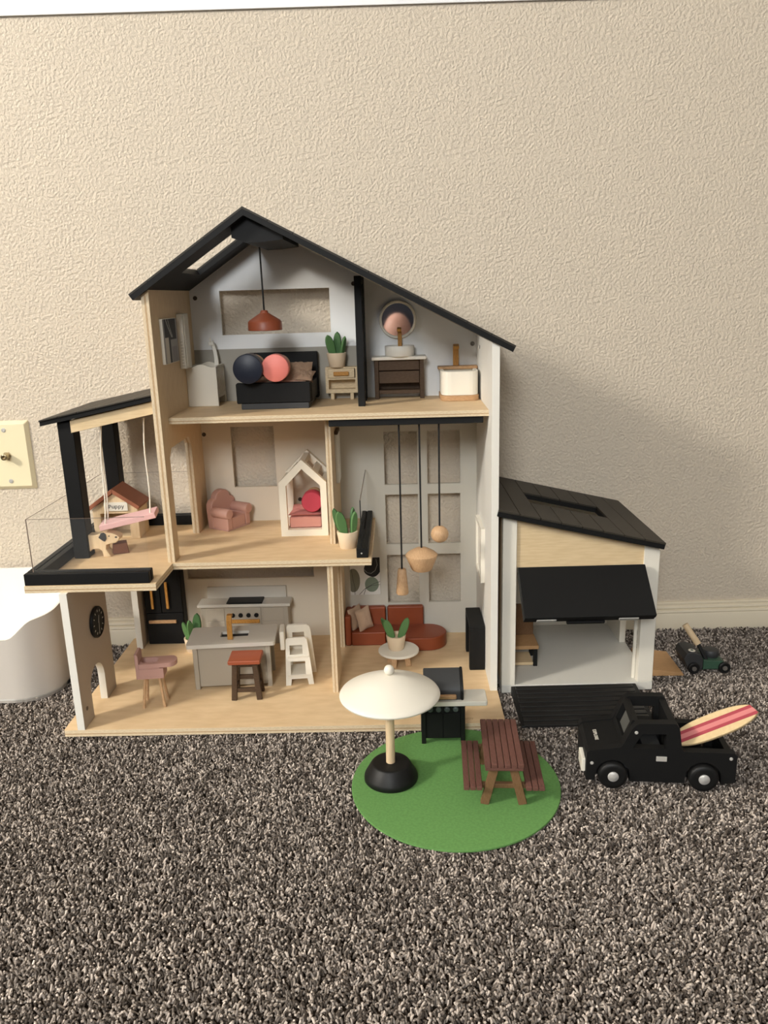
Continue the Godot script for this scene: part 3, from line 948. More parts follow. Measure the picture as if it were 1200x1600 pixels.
func middle() -> void:
	# armchair
	var t := thing("armchair", "dusty pink armchair with rolled arms in the middle floor corner", "armchair", Vector3(-0.2735, Y2, 0.0305), 1.02)
	var back := pv([-0.0255, 0.002])
	back.append_array(pv([-0.0275, 0.030, -0.0270, 0.040, -0.0225, 0.0455, -0.0165, 0.0475]))
	for i in 7:
		var a := PI * 0.86 - PI * 0.72 * i / 6.0
		back.append(Vector2(0.0165 * cos(a), 0.0475 + 0.0118 * sin(a)))
	back.append_array(pv([0.0165, 0.0475, 0.0225, 0.0455, 0.0270, 0.040, 0.0275, 0.030, 0.0255, 0.002]))
	P(t, "backrest", M.pink_chair).prism(back, -0.0225, -0.0095, 0.0022)
	P(t, "seat", M.pink_chair).box(Vector3(-0.0155, 0.002, -0.0105), Vector3(0.0155, 0.0205, 0.0205), 0.002)
	P(t, "base", M.pink_high).box(Vector3(-0.0250, 0.0, -0.021), Vector3(0.0250, 0.003, 0.0200), 0.0006)
	for s: float in [-1.0, 1.0]:
		var arm := P(t, "armrest", M.pink_chair)
		arm.box(Vector3(s * 0.0205 - 0.0052, 0.002, -0.0105), Vector3(s * 0.0205 + 0.0052, 0.026, 0.0215), 0.0014)
		arm.at(xf(Vector3(s * 0.0220, 0.0275, -0.0110), Vector3(PI / 2, 0, 0))).lathe(pv([0, 0, 0.0070, 0, 0.0084, 0.0015, 0.0084, 0.0325, 0.0070, 0.034, 0, 0.034]), 24)
	# house-shaped bed
	t = thing("house_bed", "white house-shaped bed frame standing on the middle floor", "bed", Vector3(-0.1467, Y2, 0.0))
	var outer := pv([-0.0355, 0.0, 0.0355, 0.0, 0.0355, 0.0825, 0.0, 0.1172, -0.0355, 0.0825])
	var hole := pv([-0.0250, 0.0100, 0.0262, 0.0100, 0.0262, 0.0775, 0.0, 0.1030, -0.0250, 0.0775])
	for z in [[0.006, 0.0165], [0.0835, 0.094]]:
		P(t, "end_frame", M.cream).pierced(outer, [hole], z[0], z[1])
	for s: float in [-1.0, 1.0]:
		P(t, "side_rail", M.cream).box(Vector3(s * 0.0305 - 0.005, 0.001, 0.0165), Vector3(s * 0.0305 + 0.005, 0.010, 0.0835))
		P(t, "eave_rail", M.cream).box(Vector3(s * 0.0305 - 0.0045, 0.0755, 0.0165), Vector3(s * 0.0305 + 0.0045, 0.0822, 0.0835))
		P(t, "roof_slat", M.cream).bar(Vector3(s * 0.017, 0.094, 0.0165), Vector3(s * 0.017, 0.094, 0.0835), 0.010, 0.005, Vector3(s * 0.72, -0.7, 0))
	P(t, "ridge_rail", M.cream).box(Vector3(-0.0045, 0.1050, 0.0165), Vector3(0.0045, 0.1135, 0.0835))
	P(t, "base_board", M.cream).box(Vector3(-0.0255, 0.004, 0.0165), Vector3(0.0255, 0.0085, 0.0835))
	var mt := P(self, "mattress", M.pink_cloth)
	mt.box(Vector3(-0.1707, Y2 + 0.009, 0.0175), Vector3(-0.1215, Y2 + 0.0265, 0.0825), 0.0025)
	tag(mt.node, "thick pink mattress inside the white house-shaped bed", "mattress")
	var bl := P(self, "blanket", M.pink_blanket)
	bl.at(xf(Vector3(-0.1460, Y2 + 0.0300, 0.050), Vector3(-PI / 2, 0, 0))).cushion(0.052, 0.068, 0.0085, 0.003, 14)
	tag(bl.node, "rose pink blanket spread over the mattress in the house-shaped bed", "blanket")
	peg("peg_doll", "crimson peg doll lying on the pink blanket in the house-shaped bed", Vector3(-0.1352, 0.2628, 0.0840), 0.0157, 0.036, M.crimson, M.beech)
	plant(Vector3(-0.0783, Y2, 0.155), 0.0152, 0.0245, [[-0.0085, -0.003, 0.039, 0.0060, 0.26, 0.0, -0.5, true], [-0.0035, 0.003, 0.037, 0.0072, 0.22, 0.12, 0.25, false], [0.0065, -0.003, 0.039, 0.0055, -0.06, -0.02, 1.1, true], [0.0085, 0.002, 0.034, 0.0058, -0.10, 0.0, 0.75, false]], "potted plant with upright pointed leaves beside the middle floor rail")
	# framed panel on the partition
	t = thing("wall_panel", "narrow white framed panel with brown clip on the lounge side of the partition", "picture", Vector3(-0.0972, 0.290, 0.068))
	P(t, "panel", M.warm_white).box(Vector3(0, 0, -0.030), Vector3(0.0050, 0.0735, 0.012), 0.0005)
	P(t, "clip", M.walnut).box(Vector3(0, 0.0735, -0.028), Vector3(0.0052, 0.0785, 0.012), 0.0006)
	# balcony: swing, doghouse, dog, bowl
	t = thing("swing", "pink plank swing on white strings under the balcony canopy", "swing", Vector3(-0.3855, Y2 + 0.0525, 0.165), 0.11)
	P(t, "seat", M.pink_swing).at(xf(Vector3.ZERO, Vector3(0.10, 0, 0.20))).box(Vector3(-0.040, -0.0040, -0.0135), Vector3(0.040, 0.0040, 0.0135), 0.0008)
	for s in [[-1.0, -0.0265, 0.1445], [1.0, 0.0310, 0.1475]]:
		for z in [-0.0085, 0.0085]:
			if s[0] > 0 and z < 0: continue
			var pts: Array = []
			for i in 9:
				var u := i / 8.0
				pts.append(Vector3(lerpf(s[0] * 0.0315, s[1] + 0.003, u) + 0.0012 * sin(u * 7.0), lerpf(s[0] * 0.0063 + 0.003, s[2] - 0.0055, u), lerpf(z, 0.002, minf(1.0, u * 1.05))))
			P(t, "string", M.string_white).tube(pts, 0.0010, 0.0010, 8)
	t = thing("doghouse", "birch doghouse with brown gable roof and a name sign on the balcony", "doghouse", Vector3(-0.4335, Y2, 0.0))
	var face := pv([-0.0345, 0.0, -0.0225, 0.0, -0.0225, 0.040, 0.0205, 0.040, 0.0205, 0.0, 0.0345, 0.0, 0.0345, 0.047, 0.0, 0.0715, -0.0345, 0.047])
	P(t, "front", M.birch_up).prism(face, 0.081, 0.087, 0.0005)
	P(t, "back", M.birch_up).prism(pv([-0.0345, 0, 0.0345, 0, 0.0345, 0.047, 0, 0.0715, -0.0345, 0.047]), 0.040, 0.045, 0.0005)
	P(t, "floor_board", M.birch_x).box(Vector3(-0.030, 0.0, 0.045), Vector3(0.030, 0.003, 0.081))
	for s: float in [-1.0, 1.0]:
		P(t, "side", M.birch_up).box(Vector3(s * 0.032 - 0.0022, 0, 0.045), Vector3(s * 0.032 + 0.0022, 0.047, 0.081))
		P(t, "roof_panel", M.roof_clay).prism(PackedVector2Array([Vector2(0, 0.0795), Vector2(s * 0.0395, 0.0515), Vector2(s * 0.0365, 0.0465), Vector2(0, 0.0722)]), 0.038, 0.0915, 0.0006)
	var sg := P(t, "name_sign", M.warm_white)
	sg.box(Vector3(-0.0150, 0.0445, 0.0872), Vector3(0.0210, 0.0580, 0.0895), 0.0004)
	var tm := MeshInstance3D.new()
	tm.name = "lettering"
	var tx := TextMesh.new()
	tx.text = "Puppy"
	tx.font_size = 22
	tx.pixel_size = 0.00036
	tx.depth = 0.0002
	tx.material = M.ink
	tm.mesh = tx
	tm.position = Vector3(0.0035, 0.0518, 0.0896)
	sg.node.add_child(tm, true)
	t = thing("toy_dog", "pale wooden toy dog with a dark ear standing on the balcony", "toy dog", Vector3(-0.4275, Y2, 0.168))
	var body := pv([0.0035, 0.0, 0.0145, 0.0, 0.0118, 0.0050, 0.0082, 0.0110, 0.0092, 0.0175, 0.0150, 0.0195, 0.0225, 0.0205, 0.0275, 0.0245, 0.0290, 0.0285, 0.0265, 0.0315, 0.0205, 0.0345, 0.0130, 0.0365, 0.0060, 0.0362, 0.0015, 0.0340, -0.0050, 0.0322, -0.0150, 0.0330, -0.0225, 0.0310, -0.0262, 0.0250, -0.0258, 0.0150, -0.0270, 0.0, -0.0155, 0.0, -0.0150, 0.0085, -0.0120, 0.0115, -0.0020, 0.0122, 0.0015, 0.0095])
	P(t, "body", M.birch_up).prism(body, -0.0085, 0.0085, 0.0012)
	P(t, "ear", M.charcoal).prism(pv([-0.0005, 0.0290, 0.0035, 0.0355, 0.0075, 0.0365, 0.0105, 0.0340, 0.0108, 0.0275, 0.0085, 0.0235, 0.0060, 0.0238]), 0.0083, 0.0096, 0.0004)
	P(t, "eye", M.ink).at(xf(Vector3(0.0145, 0.0310, 0.0084), Vector3(PI / 2, 0, 0))).lathe(pv([0.0010, 0, 0.0009, 0.0006, 0, 0.0008]), 12)
	P(t, "nose", M.ink).ball(Vector3(0.0243, 0.0292, 0.0075), Vector3(0.0022, 0.0013, 0.0022), 12)
	var bw := P(self, "wooden_block", M.bowl_brown)
	bw.at(xf(Vector3(-0.4065, Y2, 0.1555), Vector3(0, 0.35, 0))).prism(pv([-0.0115, 0, 0.0115, 0, 0.0095, 0.0160, -0.0095, 0.0160]), -0.008, 0.008, 0.0012)
	tag(bw.node, "small dark brown wooden block on the balcony behind the toy dog's head", "block")
	# three pendants in the tall lounge
	pendant("pendant_lamp", "slim tapered wooden pendant lamp hanging lowest in the lounge", Vector3(-0.0014, 0.3893, 0.158), 0.1795, pv([0, 0, 0.0052, 0, 0.0060, -0.0012, 0.0092, -0.0365, 0.0084, -0.0380, 0, -0.0380]), M.beech, -0.0018, 0.0013)
	pendant("pendant_lamp", "wide bowl-shaped wooden pendant lamp on the middle lounge cord", Vector3(0.0265, 0.3893, 0.158), 0.2106, pv([0, 0, 0.0035, 0.0005, 0.0100, -0.0015, 0.0190, -0.0065, 0.0230, -0.0102, 0.0228, -0.0122, 0.0195, -0.0205, 0.0150, -0.0315, 0.0135, -0.0330, 0, -0.0330]), M.beech, 0.0268, 0.0013)
	var pr := PackedVector2Array()
	for i in 17:
		var a := PI / 2 - PI * i / 16.0
		pr.append(Vector2(0.0126 * cos(a), -0.0120 + 0.0124 * sin(a)))
	pendant("pendant_lamp", "round ball wooden pendant lamp on the shortest lounge cord", Vector3(0.0535, 0.3893, 0.158), 0.2423, pr, M.beech, 0.0531, 0.0013)


func lounge() -> void:
	# abstract print
	var img := Image.create(160, 208, false, Image.FORMAT_RGB8)
	img.fill(Color(0.86, 0.85, 0.82))
	ellipse(img, 128, 46, 44, 62, Color(0.06, 0.06, 0.065), 0.5, 2.8)
	stroke(img, [Vector2(140, 8), Vector2(146, 40), Vector2(134, 72), Vector2(112, 88), Vector2(92, 84), Vector2(74, 64)], 2, Color(0.6, 0.6, 0.58))
	ellipse(img, 16, 126, 36, 66, Color(0.46, 0.45, 0.38))
	ellipse(img, 114, 150, 37, 42, Color(0.46, 0.51, 0.44))
	stroke(img, [Vector2(8, 64), Vector2(14, 120), Vector2(24, 170), Vector2(22, 206)], 2, Color(0.24, 0.23, 0.21))
	stroke(img, [Vector2(46, 206), Vector2(78, 172), Vector2(120, 148), Vector2(158, 134)], 2, Color(0.28, 0.28, 0.26))
	stroke(img, [Vector2(70, 206), Vector2(82, 172), Vector2(112, 156), Vector2(158, 152)], 2, Color(0.28, 0.28, 0.26))
	var t := thing("wall_print", "abstract print of black and sage shapes on the lounge back wall", "print", Vector3(-0.088, 0.0815, 0.0))
	P(t, "panel", M.white_soft).box(Vector3.ZERO, Vector3(0.0500, 0.0650, 0.0022), 0.0003)
	P(t, "print", image_mat("lounge_print", img)).print_(Vector3(0.0002, 0.0002, 0.0024), Vector3(0.0496, 0, 0), Vector3(0, 0.0646, 0))
	t = thing("wall_picture", "white framed picture hung on the right lounge wall above the black console", "picture", Vector3(0.1204, 0.144, 0.088))
	var fr := P(t, "frame", M.warm_white)
	fr.at(Transform3D(Basis(Vector3(0, 0, -1), Vector3(0, 1, 0), Vector3(1, 0, 0)), Vector3.ZERO)).pierced(rect(-0.040, 0, 0.040, 0.083), [rect(-0.034, 0.006, 0.034, 0.077)], -0.0058, 0.0)
	P(t, "mount", M.white_soft).box(Vector3(-0.0028, 0.004, -0.036), Vector3(-0.0005, 0.079, 0.036), 0.0)
	# sofa
	t = thing("sofa", "rust brown sofa section with left arm holding two cushions", "sofa", Vector3(-0.0935, Y0, 0.0))
	P(t, "seat", M.rust).box(Vector3(0.0070, 0.0, 0.010), Vector3(0.0628, 0.0235, 0.0470), 0.002)
	P(t, "backrest", M.rust).box(Vector3(0.0065, 0.0, 0.001), Vector3(0.0628, 0.0535, 0.0125), 0.003)
	P(t, "armrest", M.rust).box(Vector3(-0.0030, 0.0, 0.001), Vector3(0.0072, 0.0515, 0.0472), 0.003)
	t = thing("chaise", "rust brown chaise sofa section with a rounded right end", "sofa", Vector3(-0.0285, Y0, 0.0))
	P(t, "backrest", M.rust).box(Vector3(0.0005, 0.0, 0.001), Vector3(0.0605, 0.0535, 0.0125), 0.003)
	var d := pv([0.0005, 0.0115, 0.066, 0.0115])
	for i in 17:
		var a := -PI / 2 + PI * i / 16.0
		d.append(Vector2(0.0665 + 0.0300 * cos(a), 0.0415 + 0.0300 * sin(a)))
	d.append_array(pv([0.0005, 0.0715]))
	P(t, "seat", M.rust).at(FLAT).prism(d, 0.0, 0.0225, 0.002)
	for c in [[-0.0790, 0.0265, 0.85, "tan cushion tucked against the sofa's left arm", 3], [-0.0655, 0.0325, 0.72, "tan cushion standing in front of the other on the rust sofa", 5]]:
		var cu := P(self, "cushion", M.tan_cushion)
		cu.at(xf(Vector3(c[0], Y0 + 0.0415, c[1]), Vector3(0, c[2], 0)) * xf(Vector3.ZERO, Vector3(-0.18, 0, 0.12))).cushion(0.0300, 0.0385, 0.0130, 0.0012, c[4])
		tag(cu.node, c[3], "cushion")
	t = thing("coffee_table", "round white coffee table on a wooden foot before the chaise", "coffee table", Vector3(-0.0098, Y0, 0.1145))
	P(t, "tabletop", M.warm_white).at(xf(Vector3(0, 0.0206, 0))).lathe(pv([0, 0, 0.0300, 0, 0.0312, 0.0008, 0.0312, 0.0030, 0.0302, 0.0040, 0, 0.0040]), 48)
	for a in 4:
		P(t, "leg", M.beech).bar(Vector3(cos(a * PI / 2 + 0.5) * 0.0165, 0, sin(a * PI / 2 + 0.5) * 0.0165), Vector3(cos(a * PI / 2 + 0.5) * 0.0135, 0.0207, sin(a * PI / 2 + 0.5) * 0.0135), 0.008, 0.006)
	plant(Vector3(-0.0135, Y0 + 0.0247, 0.1125), 0.0152, 0.0225, [[-0.0052, 0.001, 0.0335, 0.0066, 0.34, 0.05, 0.2, false], [0.0062, 0.0015, 0.0360, 0.0064, -0.36, 0.02, -0.2, false], [-0.0078, -0.003, 0.0340, 0.0050, 0.42, -0.1, -0.7, true]], "potted plant with two spread leaves on the round coffee table")
	t = thing("console", "black arched console block against the right lounge wall", "console", Vector3(0.108, Y0, 0.0))
	P(t, "top", M.black_paint).box(Vector3(-0.0112, 0.0655, 0.066), Vector3(0.0112, 0.0710, 0.1425), 0.0008)
	P(t, "leg", M.black_paint).box(Vector3(-0.0112, 0.0, 0.131), Vector3(0.0112, 0.0655, 0.1425), 0.0008)
	P(t, "leg", M.black_paint).box(Vector3(-0.0112, 0.0, 0.066), Vector3(0.0112, 0.0655, 0.078), 0.0008)
	P(t, "back_panel", M.black_deep).box(Vector3(0.0062, 0.0, 0.078), Vector3(0.0112, 0.0655, 0.131), 0.0)


func kitchen() -> void:
	# clock
	var t := thing("wall_clock", "round black clock on the grey kitchen side wall", "clock", Vector3(-0.4305, 0.1325, 0.219))
	var face := xf(Vector3.ZERO, Vector3(0, PI / 2, 0))
	P(t, "case", M.black_deep).at(face * xf(Vector3.ZERO, Vector3(PI / 2, 0, 0))).lathe(pv([0, 0, 0.0210, 0, 0.0222, 0.0012, 0.0222, 0.0040, 0.0210, 0.0052, 0.0198, 0.0050, 0.0194, 0.0040, 0, 0.0040]), 48)
	for i in 12:
		var a := TAU * i / 12.0
		P(t, "hour_mark", M.white_soft).at(face * xf(Vector3(sin(a) * 0.0162, cos(a) * 0.0162, 0.0043), Vector3(0, 0, -a))).box(Vector3(-0.0007, -0.0016, 0), Vector3(0.0007, 0.0016, 0.0003), 0.0)
	P(t, "hand", M.silver).at(face * xf(Vector3(0, 0, 0.0046), Vector3(0, 0, -0.35))).box(Vector3(-0.0006, -0.001, 0), Vector3(0.0006, 0.0095, 0.0003), 0.0)
	P(t, "hand", M.silver).at(face * xf(Vector3(0, 0, 0.0049), Vector3(0, 0, -3.25))).box(Vector3(-0.0005, -0.001, 0), Vector3(0.0005, 0.0145, 0.0003), 0.0)
	# fridge
	t = thing("fridge", "black double-door fridge with wooden handles in the kitchen corner", "fridge", Vector3(-0.4258, Y0, 0.001))
	P(t, "body", M.black_paint).box(Vector3(0, 0, 0), Vector3(0.0625, 0.134, 0.0205), 0.0008)
	var f := P(t, "door", M.black_paint)
	f.box(Vector3(0.0008, 0.0560, 0.0205), Vector3(0.0268, 0.133, 0.0240), 0.0008)
	P(f.node, "handle", M.oak_gold).box(Vector3(0.0115, 0.0640, 0.0240), Vector3(0.0157, 0.110, 0.0275), 0.0006)
	f = P(t, "door", M.black_paint)
	f.box(Vector3(0.0278, 0.0560, 0.0205), Vector3(0.0618, 0.133, 0.0240), 0.0008)
	P(f.node, "handle", M.oak_gold).box(Vector3(0.0365, 0.0640, 0.0240), Vector3(0.0408, 0.110, 0.0275), 0.0006)
	f = P(t, "drawer", M.black_paint)
	f.box(Vector3(0.0008, 0.001, 0.0205), Vector3(0.0618, 0.0550, 0.0240), 0.0008)
	P(f.node, "handle", M.beech_x).box(Vector3(0.0050, 0.0385, 0.0240), Vector3(0.0505, 0.0440, 0.0275), 0.0006)
	plant(Vector3(-0.3445, Y0, 0.052), 0.0135, 0.0235, [[-0.0050, 0.001, 0.034, 0.0052, 0.22, 0.05, -0.3, false], [0.0005, 0.003, 0.038, 0.0056, 0.05, 0.1, 0.7, false], [0.0065, -0.001, 0.046, 0.0078, -0.08, -0.05, -0.2, true]], "potted plant half hidden between the fridge and kitchen island")
	# cooker counter
	t = thing("kitchen_counter", "grey kitchen counter with cooker knobs and white splashback against the back wall", "kitchen counter", Vector3(-0.261, Y0, 0.0))
	P(t, "body", M.stone_grey).box(Vector3(-0.0715, 0.0, 0.001), Vector3(0.0715, 0.0655, 0.0300), 0.0008)
	P(t, "worktop", M.counter_white_shaded).box(Vector3(-0.0765, 0.0655, 0.001), Vector3(0.0760, 0.0712, 0.0330), 0.0014)
	P(t, "splashback", M.counter_white_shaded).box(Vector3(-0.0650, 0.0712, 0.0005), Vector3(0.0665, 0.0915, 0.0045), 0.0008)
	P(t, "hob", M.black_deep).box(Vector3(-0.0285, 0.0712, 0.0055), Vector3(0.0295, 0.0738, 0.0318), 0.0004)
	P(t, "cooker_front", M.stone_grey).box(Vector3(-0.0310, 0.0, 0.0300), Vector3(0.0270, 0.0650, 0.0318), 0.0004)
	for i in 4:
		P(t, "knob", M.black_deep).at(xf(Vector3(-0.0192 + 0.0129 * i, 0.0520, 0.0318), Vector3(PI / 2, 0, 0))).lathe(pv([0, 0, 0.0036, 0, 0.0036, 0.002, 0.003, 0.0026, 0, 0.0026]), 20)
	P(t, "oven_handle", M.oak_gold).box(Vector3(-0.0265, 0.0385, 0.0318), Vector3(0.0245, 0.0450, 0.0345), 0.0006)
	for s in [[-0.0625, -0.0335], [0.0305, 0.0640]]:
		for y in [[0.0030, 0.0195], [0.0205, 0.0405], [0.0420, 0.0640]]:
			P(t, "drawer", M.stone_grey).box(Vector3(s[0], y[0], 0.0298), Vector3(s[1], y[1], 0.0310), 0.0004)
	# island
	t = thing("kitchen_island", "pale grey kitchen island with white worktop and sunken sink", "kitchen island", Vector3(-0.2535, Y0, 0.158), 0.07)
	P(t, "body", M.stone_grey).box(Vector3(-0.0505, 0.0035, -0.0285), Vector3(0.0505, 0.0665, 0.0255), 0.0008)
	for sx: float in [-1.0, 1.0]:
		for z in [-0.0275, 0.0245]:
			P(t, "corner_post", M.stone_grey).box(Vector3(sx * 0.0525 - 0.0035, 0, z - 0.0035), Vector3(sx * 0.0525 + 0.0035, 0.0665, z + 0.0035), 0.0008)
	var wt := P(t, "worktop", M.counter_white_shaded)
	wt.at(FLAT).pierced(rrect(-0.0640, -0.0335, 0.0635, 0.0320, 0.004, 4), [rect(-0.0180, -0.0130, 0.0225, 0.0060)], 0.0665, 0.0725)
	P(t, "sink", M.hole_dark).box(Vector3(-0.0190, 0.0666, -0.0140), Vector3(0.0235, 0.0682, 0.0070), 0.0)
	var fc := P(t, "faucet", M.oak_gold)
	fc.bar(Vector3(-0.0020, 0.0725, 0.0165), Vector3(-0.0020, 0.1005, 0.0150), 0.0075, 0.0042)
	fc.bar(Vector3(-0.0020, 0.0995, 0.0165), Vector3(-0.0020, 0.1065, 0.0095), 0.0075, 0.0042)
	fc.bar(Vector3(-0.0020, 0.1060, 0.0120), Vector3(-0.0020, 0.1045, 0.0010), 0.0075, 0.0042)
	# stool
	t = thing("stool", "dark brown stool with terracotta seat before the kitchen island", "stool", Vector3(-0.2268, Y0, 0.2085), 0.03)
	P(t, "seat", M.terracotta).box(Vector3(-0.0228, 0.0555, -0.0195), Vector3(0.0228, 0.0620, 0.0180), 0.0016)
	for sx: float in [-1.0, 1.0]:
		for sz: float in [-1.0, 1.0]:
			P(t, "leg", M.walnut).bar(Vector3(sx * 0.0180, 0, sz * 0.0125), Vector3(sx * 0.0140, 0.0556, sz * 0.0105), 0.0075, 0.006)
		P(t, "rung", M.walnut).bar(Vector3(sx * 0.0165, 0.018, -0.0115), Vector3(sx * 0.0165, 0.018, 0.0115), 0.005, 0.005)
	P(t, "rung", M.walnut).bar(Vector3(-0.0160, 0.0150, 0.0115), Vector3(0.0160, 0.0150, 0.0115), 0.006, 0.005, Vector3.UP)
	P(t, "rung", M.walnut).bar(Vector3(-0.0160, 0.0240, -0.0115), Vector3(0.0160, 0.0240, -0.0115), 0.006, 0.005, Vector3.UP)
	P(t, "apron", M.walnut).box(Vector3(-0.0155, 0.0495, -0.0115), Vector3(0.0155, 0.0556, 0.0115))
	# learning tower
	t = thing("step_stool", "white step tower with cut-out front beside the kitchen island", "step stool", Vector3(-0.1580, Y0, 0.1560), 0.10)
	var front := pv([-0.0205, 0, -0.0130, 0, -0.0118, 0.0092, 0.0112, 0.0092, 0.0130, 0, 0.0205, 0, 0.0140, 0.0600, 0.0125, 0.0680, 0.0095, 0.0705, -0.0155, 0.0705, -0.0180, 0.0680])
	var tilt := xf(Vector3(0, 0, 0.0235), Vector3(-0.20, 0, 0))
	P(t, "front_panel", M.warm_white).at(tilt).pierced(front, [rect(-0.0125, 0.0160, 0.0092, 0.0355), rect(-0.0128, 0.0455, 0.0060, 0.0595)], -0.0045, 0.0)
	P(t, "back_panel", M.warm_white).at(xf(Vector3(0.002, 0, -0.0200), Vector3(0.10, 0, 0))).pierced(pv([-0.0205, 0, -0.0135, 0, -0.0120, 0.02, 0.0120, 0.02, 0.0150, 0, 0.0225, 0, 0.0165, 0.0740, 0.0150, 0.0800, 0.0110, 0.0830, -0.0165, 0.0830, -0.0185, 0.0800]), [rect(-0.0105, 0.0610, 0.0070, 0.0710)], 0.0, 0.0045)
	P(t, "step", M.warm_white).box(Vector3(-0.0165, 0.0120, -0.0170), Vector3(0.0165, 0.0155, 0.0215), 0.0006)
	P(t, "step", M.warm_white).box(Vector3(-0.0160, 0.0395, -0.0140), Vector3(0.0150, 0.0430, 0.0160), 0.0006)
	P(t, "guard_rail", M.warm_white).box(Vector3(-0.0262, 0.0520, -0.0165), Vector3(-0.0190, 0.0815, 0.0140), 0.0014)
	# high chair
	t = thing("high_chair", "dusty pink high chair with tray on splayed wooden legs in the kitchen", "high chair", Vector3(-0.3550, Y0, 0.2270), 0.10)
	var hs := P(t, "seat", M.pink_high)
	hs.box(Vector3(-0.0170, 0.0440, -0.0130), Vector3(0.0172, 0.0480, 0.0130), 0.0004)
	hs.at(FLAT).pierced(rect(-0.0170, -0.0130, 0.0172, 0.0130), [rect(-0.0140, -0.0088, 0.0120, 0.0088)], 0.0480, 0.0590)
	P(t, "backrest", M.pink_high).prism(pv([-0.0205, 0.0440, -0.0155, 0.0440, -0.0155, 0.0790, -0.0172, 0.0815, -0.0205, 0.0815]), -0.0130, 0.0130, 0.0010)
	var tr := pv([-0.0155, -0.0125, 0.0240, -0.0125])
	for i in 9:
		var a := -PI / 2 + PI * i / 8.0
		tr.append(Vector2(0.0250 + 0.0100 * cos(a), 0.0130 * sin(a)))
	tr.append_array(pv([0.0240, 0.0130, -0.0155, 0.0130]))
	P(t, "tray", M.pink_high).at(FLAT).pierced(tr, [rrect(-0.0135, -0.0085, 0.0085, 0.0070, 0.004, 4)], 0.0605, 0.0665)
	P(t, "armrest", M.pink_high).box(Vector3(-0.0160, 0.0588, -0.0122), Vector3(0.0120, 0.0606, -0.0085), 0.0004)
	P(t, "armrest", M.pink_high).box(Vector3(-0.0160, 0.0588, 0.0075), Vector3(0.0120, 0.0606, 0.0122), 0.0004)
	for sx: float in [-1.0, 1.0]:
		for sz: float in [-1.0, 1.0]:
			P(t, "leg", M.beech).tube([Vector3(sx * 0.0145, 0, sz * 0.0125), Vector3(sx * 0.0100, 0.0445, sz * 0.0085)], 0.0020, 0.0020)


